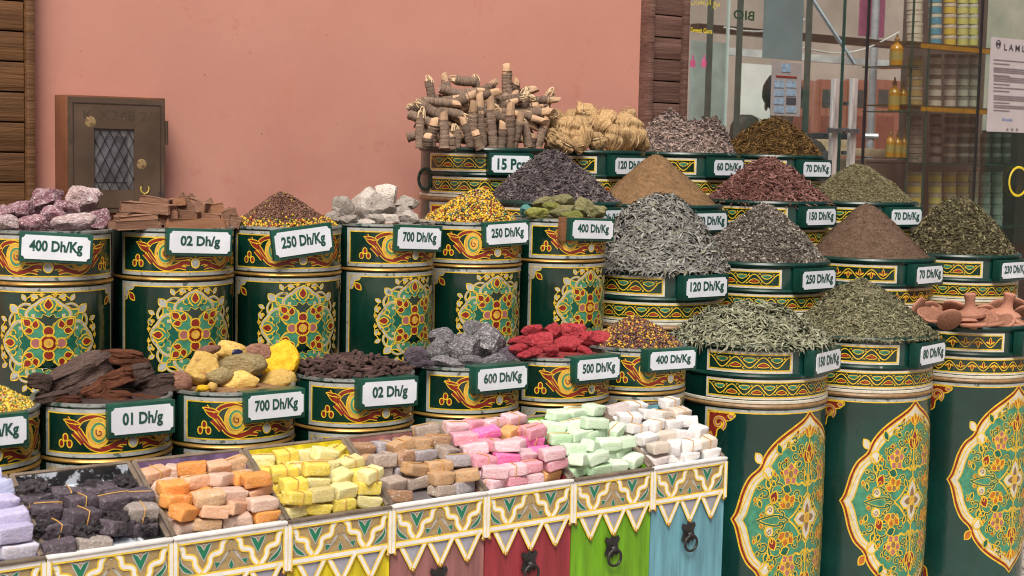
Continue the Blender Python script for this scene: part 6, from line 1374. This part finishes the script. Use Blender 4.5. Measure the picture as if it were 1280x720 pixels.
def jarmat(col, lid, lab):
    col, lid, lab = [(c[0] * 1.22, c[1] * 1.10, c[2] * .98) for c in (col, lid, lab)]
    key = (col, lid, lab)
    if key not in JM:
        me = jar_mesh(0); n = len(JM)
        for m_ in (pbr('jar_body%d' % n, col, .25, .3, 6), pbr('jar_lid%d' % n, lid, .3, .15, 6), pbr('jar_label%d' % n, lab, .5, .25, 30)): me.materials.append(m_)
        JM[key] = me
    return JM[key]
cols_px = [(1143, 21), (1168.5, 17), (1187, 16), (1203, 15), (1216, 13)]
W_, B_, Yl, K_ = (.42, .38, .34), (.05, .19, .30), (.42, .29, .04), (.03, .022, .022)
def jarcol(ci, base_py, n, hpx, col, lid, lab, desc, t=TS):
    px, w = cols_px[ci] if isinstance(ci, int) else ci
    for k in range(n):
        P = point(px, base_py - 1 - k * hpx, t); d = (P - CAM).dot(fw)
        o = link('jar', jarmat(col, lid, lab)); zz = Z(px, base_py, t); h = hpx * d / F
        o.location = (P.x, P.y, zz + k * h + .001); r = w * d / F / 2 * .93; o.scale = (r, r, h * .985)
        tag(o, desc + (', bottom of its stack' if k == 0 else (', top of its stack' if k == n - 1 else ', mid-stack')), 'jar', 'stacked jars on the shop shelves')
jarcol(0, 58, 7, 14.5, (.36, .30, .26), (.42, .36, .32), W_, 'cream jar in the widest upper stack'); jarcol(1, 58, 7, 13.2, (.34, .33, .31), (.40, .38, .35), B_, 'jar with blue label on the upper shelf'); jarcol(2, 58, 7, 13.2, (.34, .29, .24), (.40, .34, .28), Yl, 'jar with yellow label on the upper shelf'); jarcol(3, 58, 7, 13, (.34, .34, .27), (.36, .36, .30), (.36, .34, .12), 'pale jar with printed label right of the yellow ones'); jarcol(4, 58, 7, 13, (.34, .37, .33), (.34, .36, .30), (.34, .34, .10), 'pale greenish jar at the right of the upper shelf')
jarcol(0, 134, 5, 12.6, (.26, .19, .13), (.30, .24, .19), (.30, .20, .08), 'brownish jar in the widest middle stack'); jarcol(1, 134, 5, 13, (.30, .25, .23), (.16, .12, .11), (.42, .37, .35), 'jar with white label on the middle shelf'); jarcol(2, 134, 5, 13, (.30, .23, .21), (.22, .16, .15), (.40, .34, .33), 'jar with pinkish label on the middle shelf'); jarcol(3, 134, 5, 13, (.26, .27, .25), (.17, .18, .17), (.34, .35, .33), 'grey jar on the middle shelf'); jarcol(4, 134, 5, 13, (.25, .28, .26), (.18, .20, .18), (.33, .35, .32), 'greenish grey jar at the right of the middle shelf')
jarcol(0, 204, 5, 11.6, (.13, .10, .09), (.15, .12, .11), (.17, .14, .13), 'dark brown jar in the widest lower stack'); jarcol(1, 204, 5, 12.2, (.20, .16, .15), K_, (.12, .09, .09), 'black-lidded jar in the second lower stack'); jarcol(2, 204, 5, 12.2, (.24, .18, .16), (.20, .15, .13), (.07, .06, .06), 'black-labelled jar in the third lower stack'); jarcol(3, 204, 5, 12.2, (.20, .21, .20), (.20, .2, .19), (.05, .055, .05), 'black-labelled jar in the fourth lower stack'); jarcol(4, 204, 5, 12.2, (.18, .20, .19), (.18, .19, .18), (.04, .045, .04), 'black-labelled jar in the fifth lower stack')
for q, px in enumerate((1231, 1245, 1257)): jarcol((px, 12), 204, 3, 12.2, (.13, .16, .15), (.10, .12, .11), (.03, .035, .03), ['dark jar left of the notice foot', 'dark jar under the notice', 'dark jar right under the notice'][q])
for ci, dsc in enumerate(('yellow-banded jar in the widest bottom stack', 'yellow-banded jar in the second bottom stack', 'yellow-banded jar in the third bottom stack', 'pale jar in the fourth bottom stack', 'pale green jar in the fifth bottom stack')): jarcol(ci, 283, 5, 13.8, (.24, .22, .16), (.28, .26, .21), [(.42, .30, .08), (.38, .33, .10), (.36, .28, .08), (.36, .32, .12), (.22, .30, .24)][ci], dsc)
for q, px in enumerate((1231, 1246)): jarcol((px, 14), 283, 5, 13.8, (.17, .24, .21), (.18, .25, .22), (.22, .30, .27), 'pale green jar in the ' + ('sixth' if q == 0 else 'seventh') + ' bottom stack')
AMB = pbr('amber_oil', (.40, .165, .010), .2, .2, 10); CAPM = pbr('amber_cap', (.20, .09, .02), .4); LABB = pbr('bottle_label', (.30, .20, .05), .5)
def bottle(px, py_b, hpx, wpx, label):
    t = TS - .06; P = point(px, py_b, t); d = (P - CAM).dot(fw); h = hpx * d / F; r = wpx * d / F / 2
    e = empty('oil_bottle', P, 0, label, 'bottle', 'amber oil bottles at the left of the jar shelves')
    o = link('body', lathe('bottle', [(0, 0), (.95, 0), (1, .03), (1, .55), (.8, .64), (.35, .70), (.33, .78), (0, .78)], 16), AMB, e); o.scale = (r, r, h)
    o = link('cap', lathe('cap', [(0, .77), (.40, .77), (.40, .84), (.2, .9), (.14, 1), (0, 1)], 12), CAPM, e); o.scale = (r, r, h)
    o = link('paper_label', lathe('lab', [(1.015, .18), (1.015, .45)], 16), LABB, e); o.scale = (r, r, h)
bottle(1120, 83, 40, 17, 'large amber oil bottle beside the upper jars'); bottle(1117, 139, 42, 15, 'amber oil bottle on the middle left, in front'); bottle(1128, 137, 36, 11, 'amber oil bottle on the middle left, behind')
bottle(1112, 197, 36, 11, 'small amber bottle on the lower left, first of three'); bottle(1121, 197, 34, 10, 'small amber bottle on the lower left, second of three'); bottle(1129, 197, 34, 9, 'small amber bottle on the lower left, third of three')
for py, lab in ((83, 'small side shelf under the large amber bottle'), (139, 'small side shelf under the middle amber bottles'), (197, 'small side shelf under the three small amber bottles')):
    s0, s1 = S(1107, py, TS - .06), S(1133, py, TS - .06); zz = Z(1120, py, TS - .06); wall_box('side_shelf', s0, s1, TS - .14, TS + .1, zz - .007, zz - .0005, GEDGE, lab, 'shelf')

# amber strips on the front edges of two shelves
for py, nm in ((58, 'upper'), (134, 'middle')):
    s0, s1 = S(1128, py, TS), S(1222, py, TS); zz = Z(1180, py, TS); wall_box('amber_strip', s0, s1, TS - .135, TS - .124, zz - .034, zz - .010, AMB, f'amber strip along the front of the {nm} jar shelf', 'strip')
# ------------------------------------------------------------------ the other side of the lane, mirrored faintly in the glass
PK = pbr('lane_plaster', (.44, .22, .16), .9, .2, 2); SH = pbr('lane_shutter', (.12, .16, .12), .6)
def lane_building(x, y, w, d, h, rz, lab, PK=PK):
    e = empty('lane_building', (x, y, 0), rz, lab, 'building')
    bm = bmesh.new(); bm_box(bm, (0, 0, h / 2), (w, d, h)); bm_box(bm, (0, 0, h + .12), (w + .3, d + .3, .24)); link('walls', bm_mesh('walls', bm), PK, e)
    for fl in range(int(h // 3)):
        for k in range(int(w // 2.4)):
            o = link('window', box_mesh('win', (-w / 2 + 1.4 + k * 2.4, -d / 2 - .02, 1.4 + fl * 3), (1.1, .12, 1.5), .02), SH, e)
lane_building(13, -1.5, 9, 5, 6.5, R_(-90), 'pink two-storey building across the lane to the right, mirrored in the glass')
lane_building(12.5, 8.5, 8, 5, 4.6, R_(-90), 'low pink building further along the lane, mirrored in the glass')
lane_building(-5.2, -12, 5, 4, 7, R_(180), 'tall whitewashed building across the lane, mirrored in the tins', pbr('whitewash', (.80, .78, .74), .9, .1, 2))  # unseen building added for pale sheen streaks on the tins
lane_building(6, -13, 9, 4, 5, R_(180), 'low salmon building across the lane behind the viewer')

# ------------------------------------------------------------------ light, sky, camera
SUN_EL, SUN_AZ = R_(54), R_(186)         # soft daylight from the front left, high
w = bpy.data.worlds.new('World'); SC.world = w; w.use_nodes = True; nt = w.node_tree
sky = nt.nodes.new('ShaderNodeTexSky'); sky.sky_type = 'NISHITA'; sky.sun_disc = False; sky.sun_elevation = SUN_EL; sky.sun_rotation = SUN_AZ; sky.dust_density = 5.0; sky.air_density = .8; sky.ozone_density = .4
nt.links.new(sky.outputs[0], nt.nodes['Background'].inputs[0]); nt.nodes['Background'].inputs[1].default_value = .105
sd = bpy.data.lights.new('sun', 'SUN'); sd.energy = 4.3; sd.angle = R_(30); sd.color = (1, .95, .88); so = bpy.data.objects.new('sun', sd); COL.objects.link(so)
dirv = Vector((math.sin(SUN_AZ) * math.cos(SUN_EL), math.cos(SUN_AZ) * math.cos(SUN_EL), math.sin(SUN_EL)))
so.rotation_euler = dirv.to_track_quat('Z', 'Y').to_euler(); so.location = dirv * 20
cd_ = bpy.data.cameras.new('camera'); cam = bpy.data.objects.new('camera', cd_); COL.objects.link(cam)
cd_.sensor_width = 36; cd_.lens = 36 * F / 1280; cd_.clip_end = 500; cd_.clip_start = .05
M = Matrix.Identity(4)
for i, c in enumerate((rt, up, -fw)):
    for j in range(3): M[j][i] = c[j]
M.translation = CAM; cam.matrix_world = M
cd_.dof.use_dof = True; cd_.dof.focus_distance = 4.5; cd_.dof.aperture_fstop = 11.0
SC.camera = cam
SC.view_settings.view_transform = 'Standard'; SC.view_settings.look = 'None'; SC.view_settings.exposure = 0
SC.render.engine = 'CYCLES'; SC.cycles.use_denoising = True; SC.cycles.max_bounces = 6; SC.cycles.transparent_max_bounces = 8
SC.cycles.sample_clamp_indirect = 4; SC.cycles.filter_width = 1.1
